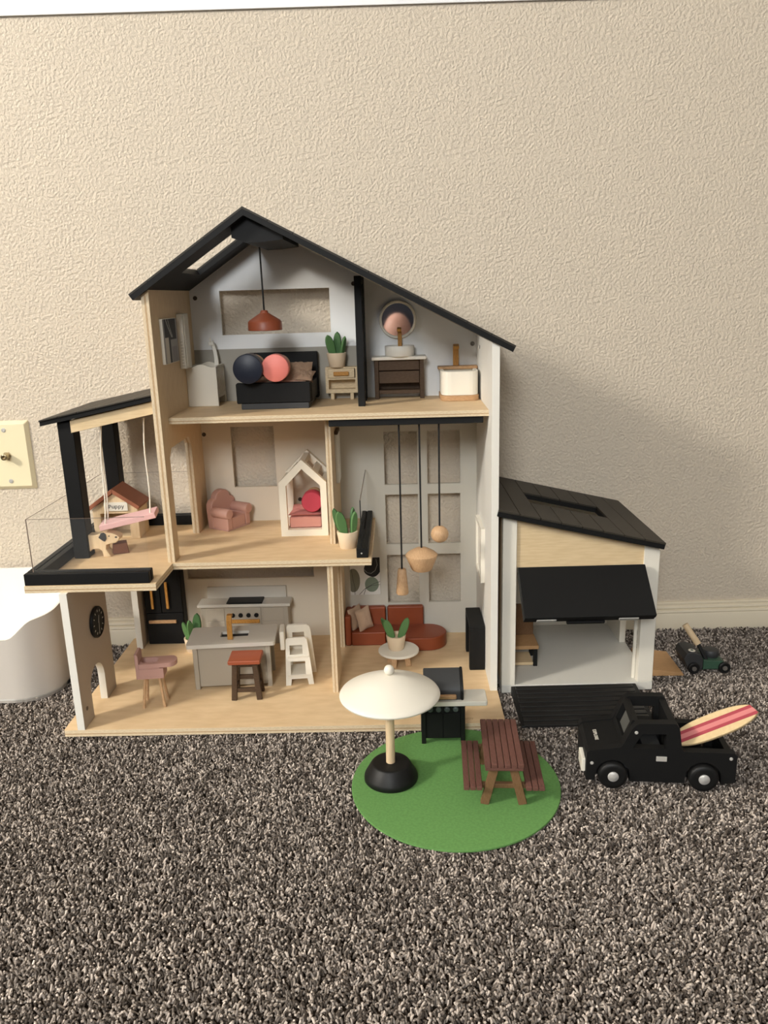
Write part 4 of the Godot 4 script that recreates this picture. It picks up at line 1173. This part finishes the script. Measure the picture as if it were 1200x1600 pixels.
# ---------------------------------------------------------------- the patio, the garage and the rest
func patio() -> void:
	var mat_ := P(self, "felt_mat", M.felt_green)
	mat_.at(FLAT).prism(circle(Vector2(0.0555, 0.4205), 0.1222, 96), 0.0, 0.0026, 0.0006)
	tag(mat_.node, "round green felt mat lying on the carpet before the dollhouse", "mat")
	var y := 0.0026
	# parasol
	var t := thing("parasol", "cream garden parasol on a round black foot on the green mat", "parasol", Vector3(-0.0203, y, 0.4095))
	P(t, "foot", M.black_deep).lathe(pv([0, 0, 0.0312, 0, 0.0320, 0.0010, 0.0318, 0.0050, 0.0308, 0.0075, 0.0232, 0.0205, 0.0218, 0.0218, 0.0200, 0.0222, 0, 0.0222]), 56)
	P(t, "pole", M.birch_up).tube([Vector3(0, 0.0220, 0), Vector3(0.0008, 0.128, -0.002)], 0.0054, 0.0050, 20)
	P(t, "canopy", M.warm_white).at(xf(Vector3(0.0012, 0.1105, -0.0035))).lathe(pv([0, 0.0225, 0.006, 0.0240, 0.0300, 0.0150, 0.0540, 0.0032, 0.0575, 0.0012, 0.0588, -0.0008, 0.0582, -0.0026, 0.0560, -0.0030, 0.0530, -0.0018, 0.0290, 0.0100, 0, 0.0170]), 72)
	P(t, "finial", M.warm_white).ball(Vector3(0.0012, 0.1395, -0.0035), Vector3.ONE * 0.0060)
	# barbecue
	t = thing("barbecue", "black toy barbecue with wooden lid handle and white shelf behind the parasol", "barbecue", Vector3(0.0465, y, 0.3180))
	P(t, "cabinet", M.black_paint).box(Vector3(-0.0225, 0.0060, -0.0150), Vector3(0.0225, 0.0535, 0.0145), 0.0008)
	for sx: float in [-1.0, 1.0]:
		for z in [-0.013, 0.0145]:
			P(t, "leg", M.black_deep).box(Vector3(sx * 0.0250 - 0.0028, 0, z - 0.0028), Vector3(sx * 0.0250 + 0.0028, 0.0535, z + 0.0028), 0.0006)
	for s: float in [-1.0, 1.0]:
		P(t, "door", M.black_paint).box(Vector3(s * 0.0112 - 0.0108, 0.0075, 0.0145), Vector3(s * 0.0112 + 0.0108, 0.0420, 0.0158), 0.0005)
	for i in 4:
		P(t, "knob", M.knob_slate).at(xf(Vector3(-0.0165 + 0.0108 * i, 0.0478, 0.0145), Vector3(PI / 2, 0, 0))).lathe(pv([0, 0, 0.0036, 0, 0.0035, 0.0022, 0.0028, 0.0028, 0, 0.0028]), 20)
	P(t, "shelf", M.warm_white).at(FLAT).prism(rrect(-0.0560, -0.0145, 0.0560, 0.0195, 0.003, 4), 0.0535, 0.0600, 0.0008)
	var lid := P(t, "lid", M.charcoal)
	lid.at(Transform3D(Basis(Vector3(0, 0, 1), Vector3(0, 1, 0), Vector3(1, 0, 0)), Vector3(0, 0.0600, 0))).prism(pv([-0.0145, 0, 0.0140, 0, 0.0145, 0.0100, 0.0125, 0.0155, 0.0070, 0.0205, -0.0060, 0.0300, -0.0125, 0.0320, -0.0145, 0.0300]), -0.0240, 0.0230, 0.0010)
	lid.mat(M.black_deep).at(Transform3D(Basis(Vector3(0, 0, 1), Vector3(0, 1, 0), Vector3(1, 0, 0)), Vector3(0, 0.0600, 0))).prism(pv([-0.0148, 0, 0.0150, 0, 0.0155, 0.0105, 0.0135, 0.0162, 0.0075, 0.0213, -0.0060, 0.0310, -0.0128, 0.0330, -0.0150, 0.0310]), 0.0225, 0.0262, 0.0008)
	P(lid.node, "handle", M.beech_x).box(Vector3(-0.0190, 0.0635, 0.0150), Vector3(0.0170, 0.0690, 0.0205), 0.0014)
	# picnic table
	t = thing("picnic_table", "brown plank picnic table with attached benches on the green mat", "picnic table", Vector3(0.1088, y, 0.4225), -0.045)
	for i in 6:
		var x := -0.0218 + 0.0436 * i / 6.0
		P(t, "tabletop_plank", M.plank_brown).box(Vector3(x + 0.00025, 0.0495, -0.0520), Vector3(x + 0.0436 / 6.0 - 0.00025, 0.0540, 0.0480), 0.0006)
		for z in [-0.0475, 0.0440]:
			P(t, "screw_cap", M.screw_brown).at(xf(Vector3(x + 0.0036, 0.0540, z))).lathe(pv([0.0007, 0, 0.0006, 0.0002, 0, 0.00025]), 8)
	P(t, "tabletop_batten", M.plank_brown).box(Vector3(-0.0210, 0.0455, 0.0370), Vector3(0.0210, 0.0494, 0.0474), 0.0006)
	P(t, "tabletop_batten", M.plank_brown).box(Vector3(-0.0210, 0.0455, -0.0515), Vector3(0.0210, 0.0494, -0.0420), 0.0006)
	for s: float in [-1.0, 1.0]:
		for i in 3:
			var x := s * 0.0345 - 0.0106 + 0.0212 * i / 3.0
			P(t, "bench_plank", M.plank_brown).box(Vector3(x + 0.00025, 0.0218, -0.0490), Vector3(x + 0.0212 / 3.0 - 0.00025, 0.0262, 0.0490), 0.0006)
			P(t, "screw_cap", M.screw_brown).at(xf(Vector3(x + 0.0035, 0.0262, 0.0450))).lathe(pv([0.0007, 0, 0.0006, 0.0002, 0, 0.00025]), 8)
		for z in [-0.0400, 0.0400]:
			P(t, "leg", M.leg_brown).bar(Vector3(s * 0.0215, 0, z), Vector3(s * 0.0105, 0.0456, z), 0.0095, 0.0060)
	for z in [-0.0400, 0.0390]:
		P(t, "cross_bar", M.leg_brown).box(Vector3(-0.0440, 0.0160, z - 0.0095), Vector3(0.0440, 0.0216, z - 0.0035), 0.0006)


func garage() -> void:
	var t := thing("toy_garage", "white toy garage with black plank roof and raised black door", "toy garage", Vector3(0.1438, 0, 0.198), 0.012)
	P(t, "base", M.garage_floor).box(Vector3(-0.006, 0, -0.222), Vector3(0.2110, 0.0125, 0.0), 0.0008)
	var ry := func(x: float) -> float: return 0.2783 - 0.233 * (x + 0.0138)
	P(t, "front_post", M.warm_white).prism(PackedVector2Array([Vector2(-0.006, 0.0125), Vector2(0.0133, 0.0125), Vector2(0.0133, ry.call(0.0133) - 0.010), Vector2(-0.006, ry.call(-0.006) - 0.010)]), -0.012, 0.0, 0.0006)
	P(t, "front_post", M.warm_white).prism(PackedVector2Array([Vector2(0.1890, 0.0125), Vector2(0.2105, 0.0125), Vector2(0.2105, ry.call(0.2105) - 0.010), Vector2(0.1890, ry.call(0.1890) - 0.010)]), -0.012, 0.0, 0.0006)
	P(t, "door_stop", M.warm_white).box(Vector3(0.1845, 0.0125, -0.016), Vector3(0.1890, 0.15, -0.0125), 0.0004)
	P(t, "gable_panel", M.birch_x).prism(PackedVector2Array([Vector2(0.0133, 0.190), Vector2(0.1890, 0.190), Vector2(0.1890, ry.call(0.1890) - 0.010), Vector2(0.0133, ry.call(0.0133) - 0.010)]), -0.011, -0.003, 0.0003)
	P(t, "left_wall", M.birch_up).box(Vector3(-0.006, 0.0125, -0.222), Vector3(0.0035, 0.265, -0.0125), 0.0005)
	P(t, "back_wall", M.warm_white).prism(PackedVector2Array([Vector2(0.0036, 0.0125), Vector2(0.2105, 0.0125), Vector2(0.2105, ry.call(0.2105) - 0.010), Vector2(0.0036, ry.call(0.0036) - 0.010)]), -0.222, -0.214, 0.0005)
	P(t, "rear_post", M.warm_white).box(Vector3(0.2010, 0.0125, -0.214), Vector3(0.2105, 0.218, -0.137), 0.0005)
	P(t, "side_header", M.warm_white).box(Vector3(0.2010, 0.165, -0.137), Vector3(0.2105, 0.212, -0.0125), 0.0005)
	# plank roof with a skylight hole
	var d := Vector2(1, -0.233).normalized()
	var n := Vector2(-d.y, d.x)
	var o := Vector2(-0.0138, 0.2783)
	var len := 0.2325
	for i in 8:
		var s0 := len * i / 8.0 + (0.0 if i == 0 else 0.0005)
		var s1 := len * (i + 1) / 8.0 - (0.0 if i == 7 else 0.0005)
		var a := o + d * s0
		var c := o + d * s1
		var pl := PackedVector2Array([a, c, c - n * 0.0026, a - n * 0.0026])
		var b := P(t, "roof_plank", M.roof_black)
		if i >= 2 and i <= 5:
			b.prism(pl, -0.072, 0.015, 0.0004)
			P(t, "roof_plank", M.roof_black).prism(pl, -0.222, -0.135, 0.0004)
		else:
			b.prism(pl, -0.222, 0.015, 0.0004)
	var rb := P(t, "roof_board", M.black_paint)
	for s in [[0.0, 1.0, -0.2205, -0.136], [0.0, 1.0, -0.071, 0.0142], [0.0, 0.26, -0.136, -0.071], [0.75, 1.0, -0.136, -0.071]]:
		var a: Vector2 = o + d * (len * s[0]) - n * 0.0026
		var c: Vector2 = o + d * (len * s[1]) - n * 0.0026
		rb.prism(PackedVector2Array([a, c, c - n * 0.0068, a - n * 0.0068]), s[2], s[3])
	# raised door: upper leaf and the folded lower leaf behind it
	var top := Vector3(0, 0.1885, 0.002)
	var low := Vector3(0, 0.1375, 0.062)
	var run := low - top
	var basis := Basis(Vector3.RIGHT, run.normalized(), Vector3.RIGHT.cross(run.normalized()))
	var door := P(t, "door_leaf", M.black_paint)
	door.at(Transform3D(basis, top)).box(Vector3(0.0142, 0, -0.0072), Vector3(0.1885, run.length(), 0), 0.0008)
	door = P(t, "door_leaf", M.black_paint)
	door.at(Transform3D(basis, top)).box(Vector3(0.0142, 0.002, 0.0006), Vector3(0.1885, run.length() - 0.0015, 0.0072), 0.0008)
	door.mat(M.black_deep).box(Vector3(0.0720, run.length() - 0.004, 0.0070), Vector3(0.1230, run.length() + 0.001, 0.0115), 0.0012)
	for x in [0.0440, 0.1530]:
		P(t, "hinge", M.silver).at(Transform3D(basis, top)).box(Vector3(x - 0.0130, run.length() - 0.003, -0.0022), Vector3(x + 0.0130, run.length() + 0.0012, 0.0034), 0.0006)
	# workbench inside
	var w := thing("workbench", "small wooden workbench with black legs inside the toy garage", "workbench", Vector3(0.1438, 0.0125, 0.198), 0.012)
	P(w, "worktop", M.oak_wedge).box(Vector3(0.0045, 0.0285, -0.1020), Vector3(0.0575, 0.0345, -0.0570), 0.0008)
	P(w, "lower_shelf", M.birch_x).box(Vector3(0.0045, 0.0015, -0.0980), Vector3(0.0500, 0.0062, -0.0600), 0.0006)
	for x in [0.0085, 0.0530]:
		for z in [-0.0980, -0.0620]:
			P(w, "leg", M.black_deep).box(Vector3(x - 0.003, 0, z - 0.003), Vector3(x + 0.003, 0.0285, z + 0.003), 0.0005)
	P(w, "backboard", M.leg_brown).box(Vector3(0.0045, 0.0345, -0.1020), Vector3(0.0560, 0.0850, -0.0985), 0.0006)
	# ribbed ramp in front
	var r := thing("garage_ramp", "black ribbed ramp sloping down from the garage entrance", "ramp", Vector3(0.1438, 0, 0.198), 0.012)
	P(r, "slope", M.black_deep).at(SIDE).prism(pv([0.002, 0, 0.0975, 0, 0.0985, 0.0015, 0.0975, 0.0028, 0.002, 0.0115]), 0.0072, 0.1860, 0.0004)
	for i in 9:
		var z := 0.008 + 0.0108 * i
		P(r, "rib", M.rib_dark).at(xf(Vector3(0, 0.0110 - 0.0087 * (z - 0.002) / 0.0955, z), Vector3(0.091, 0, 0))).box(Vector3(0.0130 - 0.0002 * i, -0.0010, -0.0042), Vector3(0.1800, 0.0022, 0.0042), 0.0016)
	# wooden side ramp
	var sr := P(self, "side_ramp", M.oak_wedge)
	sr.prism(pv([0.3558, 0, 0.4150, 0, 0.4120, 0.0050, 0.3570, 0.0125]), 0.079, 0.154, 0.0006)
	tag(sr.node, "plain wooden ramp wedge on the carpet at the garage's right side", "ramp")


func truck() -> void:
	var t := thing("toy_truck", "black wooden open-top pickup truck on the carpet before the garage", "toy truck", Vector3(0.2368, 0.0, 0.4341), -0.0887)
	var prof := pv([-0.0300, 0.0072, -0.0195, 0.0072])
	for i in 9:
		var a := PI - PI * i / 8.0
		prof.append(Vector2(0.0195 * cos(a), 0.0145 + 0.0195 * sin(a)))
	prof.append_array(pv([0.0195, 0.0072, 0.0815, 0.0072]))
	for i in 9:
		var a := PI - PI * i / 8.0
		prof.append(Vector2(0.1015 + 0.0200 * cos(a), 0.0145 + 0.0200 * sin(a)))
	prof.append_array(pv([0.1215, 0.0072, 0.1375, 0.0095, 0.1375, 0.0440, 0.1345, 0.0468, 0.0795, 0.0472, 0.0762, 0.0500, 0.0722, 0.0765, 0.0690, 0.0812, 0.0660, 0.0822, 0.0275, 0.0815, 0.0235, 0.0790, 0.0195, 0.0740, 0.0100, 0.0530, 0.0075, 0.0505, -0.0270, 0.0452, -0.0300, 0.0420]))
	var win := pv([0.0215, 0.0500, 0.0580, 0.0500, 0.0580, 0.0690, 0.0310, 0.0685])
	for z in [[-0.0150, -0.0050], [-0.0810, -0.0710]]:
		P(t, "side_panel", M.black_paint).pierced(prof, [win], z[0], z[1])
	var near_rim := P(t, "bonnet", M.black_paint)
	near_rim.prism(pv([-0.0305, 0.0100, 0.0100, 0.0100, 0.0095, 0.0495, -0.0270, 0.0440, -0.0305, 0.0400]), -0.0710, -0.0150, 0.0008)
	P(t, "chassis", M.black_deep).box(Vector3(-0.028, 0.0085, -0.0710), Vector3(0.136, 0.0165, -0.0150))
	# windscreen frame, leaning back
	var ws := Transform3D(Basis(Vector3(0, 0, 1), Vector3(0.36, 0.933, 0).normalized(), Vector3(-0.933, 0.36, 0).normalized()), Vector3(0.0130, 0.0470, -0.0430))
	P(t, "windscreen_frame", M.black_paint).at(ws).pierced(rect(-0.0280, 0.0, 0.0280, 0.0345), [rect(-0.0225, 0.0080, 0.0225, 0.0290)], -0.004, 0.004)
	P(t, "windscreen", M.screen_sheen).at(ws).box(Vector3(-0.0130, 0.0085, -0.0012), Vector3(0.0130, 0.0285, 0.0006), 0.0)  # opaque grey pane, the glass's pale reflection painted in as flat colour
	P(t, "cab_wall", M.black_paint).prism(pv([0.0665, 0.0165, 0.0745, 0.0165, 0.0705, 0.0790, 0.0625, 0.0790]), -0.0710, -0.0150, 0.0008)
	P(t, "bench_seat", M.charcoal).box(Vector3(0.0400, 0.0165, -0.0700), Vector3(0.0620, 0.0330, -0.0160), 0.0014)
	P(t, "dashboard", M.charcoal).box(Vector3(0.0105, 0.0165, -0.0700), Vector3(0.0200, 0.0440, -0.0160), 0.0010)
	P(t, "tailgate", M.black_paint).box(Vector3(0.1290, 0.0165, -0.0710), Vector3(0.1365, 0.0400, -0.0150), 0.0008)
	P(t, "number_plate", M.warm_white).box(Vector3(-0.0350, 0.0155, -0.0350), Vector3(-0.0302, 0.0320, -0.0090), 0.0008)
	P(t, "door_handle", M.silver).box(Vector3(0.0480, 0.0348, -0.0052), Vector3(0.0600, 0.0408, -0.0036), 0.0005)
	for s in [[-0.0238, 0.0295], [0.0245, 0.0702], [0.1308, 0.0402]]:
		P(t, "screw_cap", M.silver).at(xf(Vector3(s[0], s[1], -0.0052), Vector3(PI / 2, 0, 0))).lathe(pv([0, 0, 0.0021, 0, 0.0020, 0.0006, 0.0010, 0.0010, 0, 0.0006]), 16)
	for x in [0.0, 0.1015]:
		for z in [-0.0060, -0.0800]:
			var wh := P(t, "wheel", M.black_deep)
			var s := 1.0 if z > -0.04 else -1.0
			var fx := xf(Vector3(x, 0.0158, z), Vector3(PI / 2 * s, 0, 0))
			wh.at(fx).lathe(pv([0, -0.004, 0.0158, -0.004, 0.0166, -0.002, 0.0166, 0.0045, 0.0150, 0.0064, 0.0110, 0.0070, 0.0068, 0.0062, 0, 0.0062]), 40)
			P(wh.node, "hub", M.hub_grey).at(fx).lathe(pv([0.0062, 0.0058, 0.0062, 0.0072, 0.0052, 0.0082, 0, 0.0086]), 28)
	var tm := MeshInstance3D.new()
	tm.name = "bonnet_lettering"
	var tx := TextMesh.new()
	tx.text = "EXPLORE"
	tx.font_size = 16
	tx.pixel_size = 0.00034
	tx.depth = 0.0002
	tx.material = M.warm_white
	tm.mesh = tx
	var up := Vector3(0.0365, 0.0055, 0).normalized()
	tm.transform = Transform3D(Basis(Vector3(0, 0, 1), up, Vector3(0, 0, 1).cross(up)), Vector3(-0.0150, 0.0460, -0.0400))
	near_rim.node.add_child(tm, true)
	# surfboard
	var sb := thing("surfboard", "cream wooden surfboard with red and pink stripes leaning in the truck bed", "surfboard", Vector3(0.3530, 0.0695, 0.4185))
	var ax := Vector3(0.0930, 0.0440, 0.006).normalized()
	var side := Vector3(0.05, -0.52, 0.85)
	side = (side - ax * side.dot(ax)).normalized()
	var nrm := ax.cross(side).normalized()
	if nrm.y < 0.0: nrm = -nrm
	var bf := Transform3D(Basis(ax, side, nrm), Vector3.ZERO)
	var shape := PackedVector2Array()
	var half := func(u: float) -> float: return 0.0148 * pow(maxf(0.0, 1.0 - pow(absf(u * 0.98 - 0.04), 2.7)), 0.62)
	for i in 25:
		var u := -0.93 + 1.93 * i / 24.0
		shape.append(Vector2(u * 0.0520, half.call(u)))
	for i in range(23, -1, -1):
		var u := -0.93 + 1.93 * i / 24.0
		shape.append(Vector2(u * 0.0520, -half.call(u)))
	P(sb, "board", M.surf_wood).at(bf).prism(shape, -0.0025, 0.0025, 0.0014)
	var big := PackedVector2Array()
	for v in shape:
		big.append(v * 985.0)
	for s in [[-0.0068, -0.0030, "stripe_red"], [-0.0030, 0.0024, "stripe_pink"], [0.0024, 0.0062, "stripe_red"]]:
		var band: Array = Geometry2D.intersect_polygons(pv([-60, s[0] * 1000, 60, s[0] * 1000, 60, s[1] * 1000, -60, s[1] * 1000]), big)
		var st := PackedVector2Array()
		for v in band[0]:
			st.append(v * 0.001)
		P(sb, "stripe", M[s[2]]).at(bf).prism(st, 0.0020, 0.0027)


func mower() -> void:
	var t := thing("toy_mower", "small green and black toy lawn mower on the carpet near the wall", "lawn mower", Vector3(0.4310, 0, 0.1250))
	var sidex := Transform3D(Basis.IDENTITY, Vector3.ZERO)
	P(t, "grass_box", M.charcoal).at(sidex).prism(pv([-0.0085, 0.0060, 0.0140, 0.0040, 0.0150, 0.0200, 0.0105, 0.0290, -0.0020, 0.0330, -0.0110, 0.0310, -0.0150, 0.0220]), -0.0220, 0.0200, 0.0016)
	P(t, "deck", M.green_mower).prism(pv([0.0145, 0.0045, 0.0500, 0.0045, 0.0510, 0.0110, 0.0430, 0.0180, 0.0145, 0.0200]), -0.0200, 0.0200, 0.0014)
	P(t, "engine", M.charcoal).at(xf(Vector3(0.0315, 0.0185, 0.0))).lathe(pv([0, 0, 0.0115, 0, 0.0120, 0.0010, 0.0120, 0.0085, 0.0105, 0.0105, 0, 0.0110]), 32)
	var hb := P(t, "handle_bar", M.black_deep)
	hb.bar(Vector3(0.0220, 0.0150, 0.0150), Vector3(0.0085, 0.0430, 0.0060), 0.005, 0.005)
	P(t, "handle_grip", M.birch_up).tube([Vector3(0.0095, 0.0405, 0.0068), Vector3(-0.0080, 0.0680, -0.0045)], 0.0048, 0.0046, 20)
	var em := P(t, "emblem", M.warm_white)
	em.at(xf(Vector3(-0.0015, 0.0331, 0.0130), Vector3(0, 0, -0.05))).lathe(pv([0, 0, 0.0052, 0, 0.0050, 0.0006, 0, 0.0008]), 20)
	em.mat(M.green_mower).lathe(pv([0.0022, 0.0006, 0.0020, 0.0010, 0, 0.0011]), 16)
	for x in [0.0, 0.0455]:
		for z in [-0.0215, 0.0215]:
			var s := 1.0 if z > 0 else -1.0
			var w := P(t, "wheel", M.black_deep)
			var f := xf(Vector3(x, 0.0085, z), Vector3(PI / 2 * s, 0, 0))
			w.at(f).lathe(pv([0, -0.003, 0.0080, -0.003, 0.0088, -0.001, 0.0088, 0.002, 0.0074, 0.0034, 0.0040, 0.0030, 0, 0.0030]), 28)
			P(w.node, "hub", M.screw_grey).at(f).lathe(pv([0.0036, 0.0026, 0.0034, 0.0040, 0, 0.0044]), 20)


func around() -> void:
	# scooped white bin at the left
	var b := P(self, "storage_bin", M.plastic_grey)
	var ln := P(b.node, "inner_skin", M.plastic_white, "bright white inside")  # inner faces and rim, coloured whiter than the grey outside
	var path: Array = []
	var out := rrect(-0.86, 0.0, -0.5165, 0.2, 0.055, 12)
	var rim := func(p: Vector2) -> float:
		var s := 0.0
		if p.y > 0.12:
			s = clampf((p.x + 0.572) / 0.038, 0.0, 1.0) if p.x > -0.69 else clampf((-0.80 - p.x) / 0.04, 0.0, 1.0)
			s = s * s * (3.0 - 2.0 * s)
			return lerpf(0.0990, 0.1230, s) + 0.007 * clampf((0.2 - p.y) / 0.08, 0.0, 1.0)
		return lerpf(0.1300, 0.1420, clampf((0.12 - p.y) / 0.1, 0.0, 1.0))
	var dense := PackedVector2Array()
	for i in out.size():
		var q := out[(i + 1) % out.size()]
		var k := maxi(1, int(out[i].distance_to(q) / 0.006))
		for j in k:
			dense.append(out[i].lerp(q, float(j) / k))
	var cen := Vector2(-0.69, 0.1)
	var n := dense.size()
	for i in n:
		var p := dense[i]
		var q := dense[(i + 1) % n]
		var hp: float = rim.call(p)
		var hq: float = rim.call(q)
		var e0 := dense[(i + n - 1) % n]
		var e1 := dense[(i + 2) % n]
		var dp := q - e0
		var dq := e1 - p
		var np := Vector3(dp.y, 0, -dp.x).normalized()
		var nq := Vector3(dq.y, 0, -dq.x).normalized()
		if np.dot(Vector3(p.x - cen.x, 0, p.y - cen.y)) < 0.0:
			np = -np
			nq = -nq
		var po := Vector3(p.x, 0, p.y)
		var qo := Vector3(q.x, 0, q.y)
		var w := 0.0030
		var up := Vector3.UP
		b.quad(po, qo, qo + up * hq, po + up * hp, np, nq, nq, np)
		ln.quad(po - np * w, qo - nq * w, qo - nq * w + up * hq, po - np * w + up * hp, -np, -nq, -nq, -np)
		ln.quad(po + up * hp, qo + up * hq, qo - nq * w + up * hq, po - np * w + up * hp, up, up, up, up)
	b.at(FLAT).prism(dense, 0.0, 0.004)
	ln.at(FLAT).prism(dense, 0.004, 0.006)
	tag(b.node, "white plastic storage bin with a scooped front edge left of the dollhouse", "storage bin")
	# wall plate with coax connector
	var wt := xf(Vector3.ZERO, Vector3(0, WY, 0))
	var t := thing("wall_plate", "cream wall plate with a cable connector on the wall at the left", "wall plate", wt * Vector3(-0.6300, 0.3290, -0.0258), WY)
	var pl := P(t, "plate", M.plate_cream)
	pl.prism(rrect(-0.0385, -0.0555, 0.0385, 0.0555, 0.002, 3), 0.0, 0.0016)
	var a := rrect(-0.0385, -0.0555, 0.0385, 0.0555, 0.002, 3)
	var c := rrect(-0.0330, -0.0500, 0.0330, 0.0500, 0.002, 3)
	for i in a.size():
		var j := (i + 1) % a.size()
		var d := a[j] - a[i]
		var nn := Vector3(d.y, -d.x, 0).normalized() * 0.75 + Vector3(0, 0, 0.65)
		pl.quad(Vector3(a[i].x, a[i].y, 0.0016), Vector3(a[j].x, a[j].y, 0.0016), Vector3(c[j].x, c[j].y, 0.0062), Vector3(c[i].x, c[i].y, 0.0062), nn, nn, nn, nn)
	pl.prism(c, 0.004, 0.0062)
	for y in [-0.0415, 0.0415]:
		P(t, "screw", M.silver).at(xf(Vector3(0, y, 0.0062), Vector3(PI / 2, 0, 0))).lathe(pv([0.0036, 0, 0.0034, 0.0008, 0.0012, 0.0014, 0, 0.0008]), 18)
	var cx := P(t, "connector", M.brass)
	cx.at(xf(Vector3(0, 0, 0.0062), Vector3(PI / 2, 0, 0))).lathe(pv([0.0066, 0, 0.0066, 0.003, 0.0050, 0.0032, 0.0050, 0.0125, 0.0042, 0.0132, 0.0030, 0.0132, 0.0028, 0.009, 0, 0.009]), 6)
	cx.lathe(pv([0.0052, 0.003, 0.0052, 0.013]), 20)
	# unseen sofa added behind the camera for the round mirror's dark and pink reflection
	var added_sofa := thing("sofa", "added full-size navy sofa with pink headrest, put in for the round mirror to reflect", "sofa", Vector3(-0.1, 0, 2.35))
	P(added_sofa, "seat", M.navy).box(Vector3(-0.9, 0.06, -0.45), Vector3(0.9, 0.36, 0.3), 0.05)
	P(added_sofa, "backrest", M.navy).box(Vector3(-0.9, 0.06, 0.1), Vector3(0.9, 0.62, 0.36), 0.06)
	P(added_sofa, "headrest", M.pink_chair).ball(Vector3(0.10, 0.40, 0.06), Vector3(0.062, 0.085, 0.05))
	for s: float in [-1.0, 1.0]:
		P(added_sofa, "armrest", M.navy).box(Vector3(s * 0.97 - 0.1, 0.04, -0.45), Vector3(s * 0.97 + 0.1, 0.5, 0.36), 0.05)
		P(added_sofa, "leg", M.walnut).box(Vector3(s * 0.85 - 0.03, -0.005, -0.38), Vector3(s * 0.85 + 0.03, 0.07, -0.32), 0.005)
	# white board high on the wall
	var pw := thing("poster", "white sheet poster on the wall across the top of the picture", "poster", wt * Vector3(0, 0.955, -0.0258), WY)
	P(pw, "sheet", M.poster_white).box(Vector3(-1.25, 0, 0.0005), Vector3(0.47, 0.60, 0.0042), 0.0004)


func _ready() -> void:
	var cam := Camera3D.new()
	cam.name = "camera"
	cam.position = Vector3(0, 0.56, 1.26)
	cam.rotation = Vector3(-0.2618, 0.0228, -0.0297)
	cam.fov = 64.75
	cam.near = 0.01
	cam.far = 30.0
	add_child(cam)
	cam.make_current()
	var we := WorldEnvironment.new()
	we.name = "environment"
	var env := Environment.new()
	env.background_mode = Environment.BG_COLOR
	env.background_color = Color(0.05, 0.05, 0.05)
	env.tonemap_mode = Environment.TONE_MAPPER_LINEAR
	env.tonemap_exposure = 1.0
	env.sdfgi_enabled = true
	env.ssao_enabled = true
	env.ssil_enabled = true
	we.environment = env
	add_child(we)
	materials()
	room()
	house()
	garage()
	truck()
	patio()
	kitchen()
	lounge()
	middle()
	attic()
	mower()
	around()
	flush()
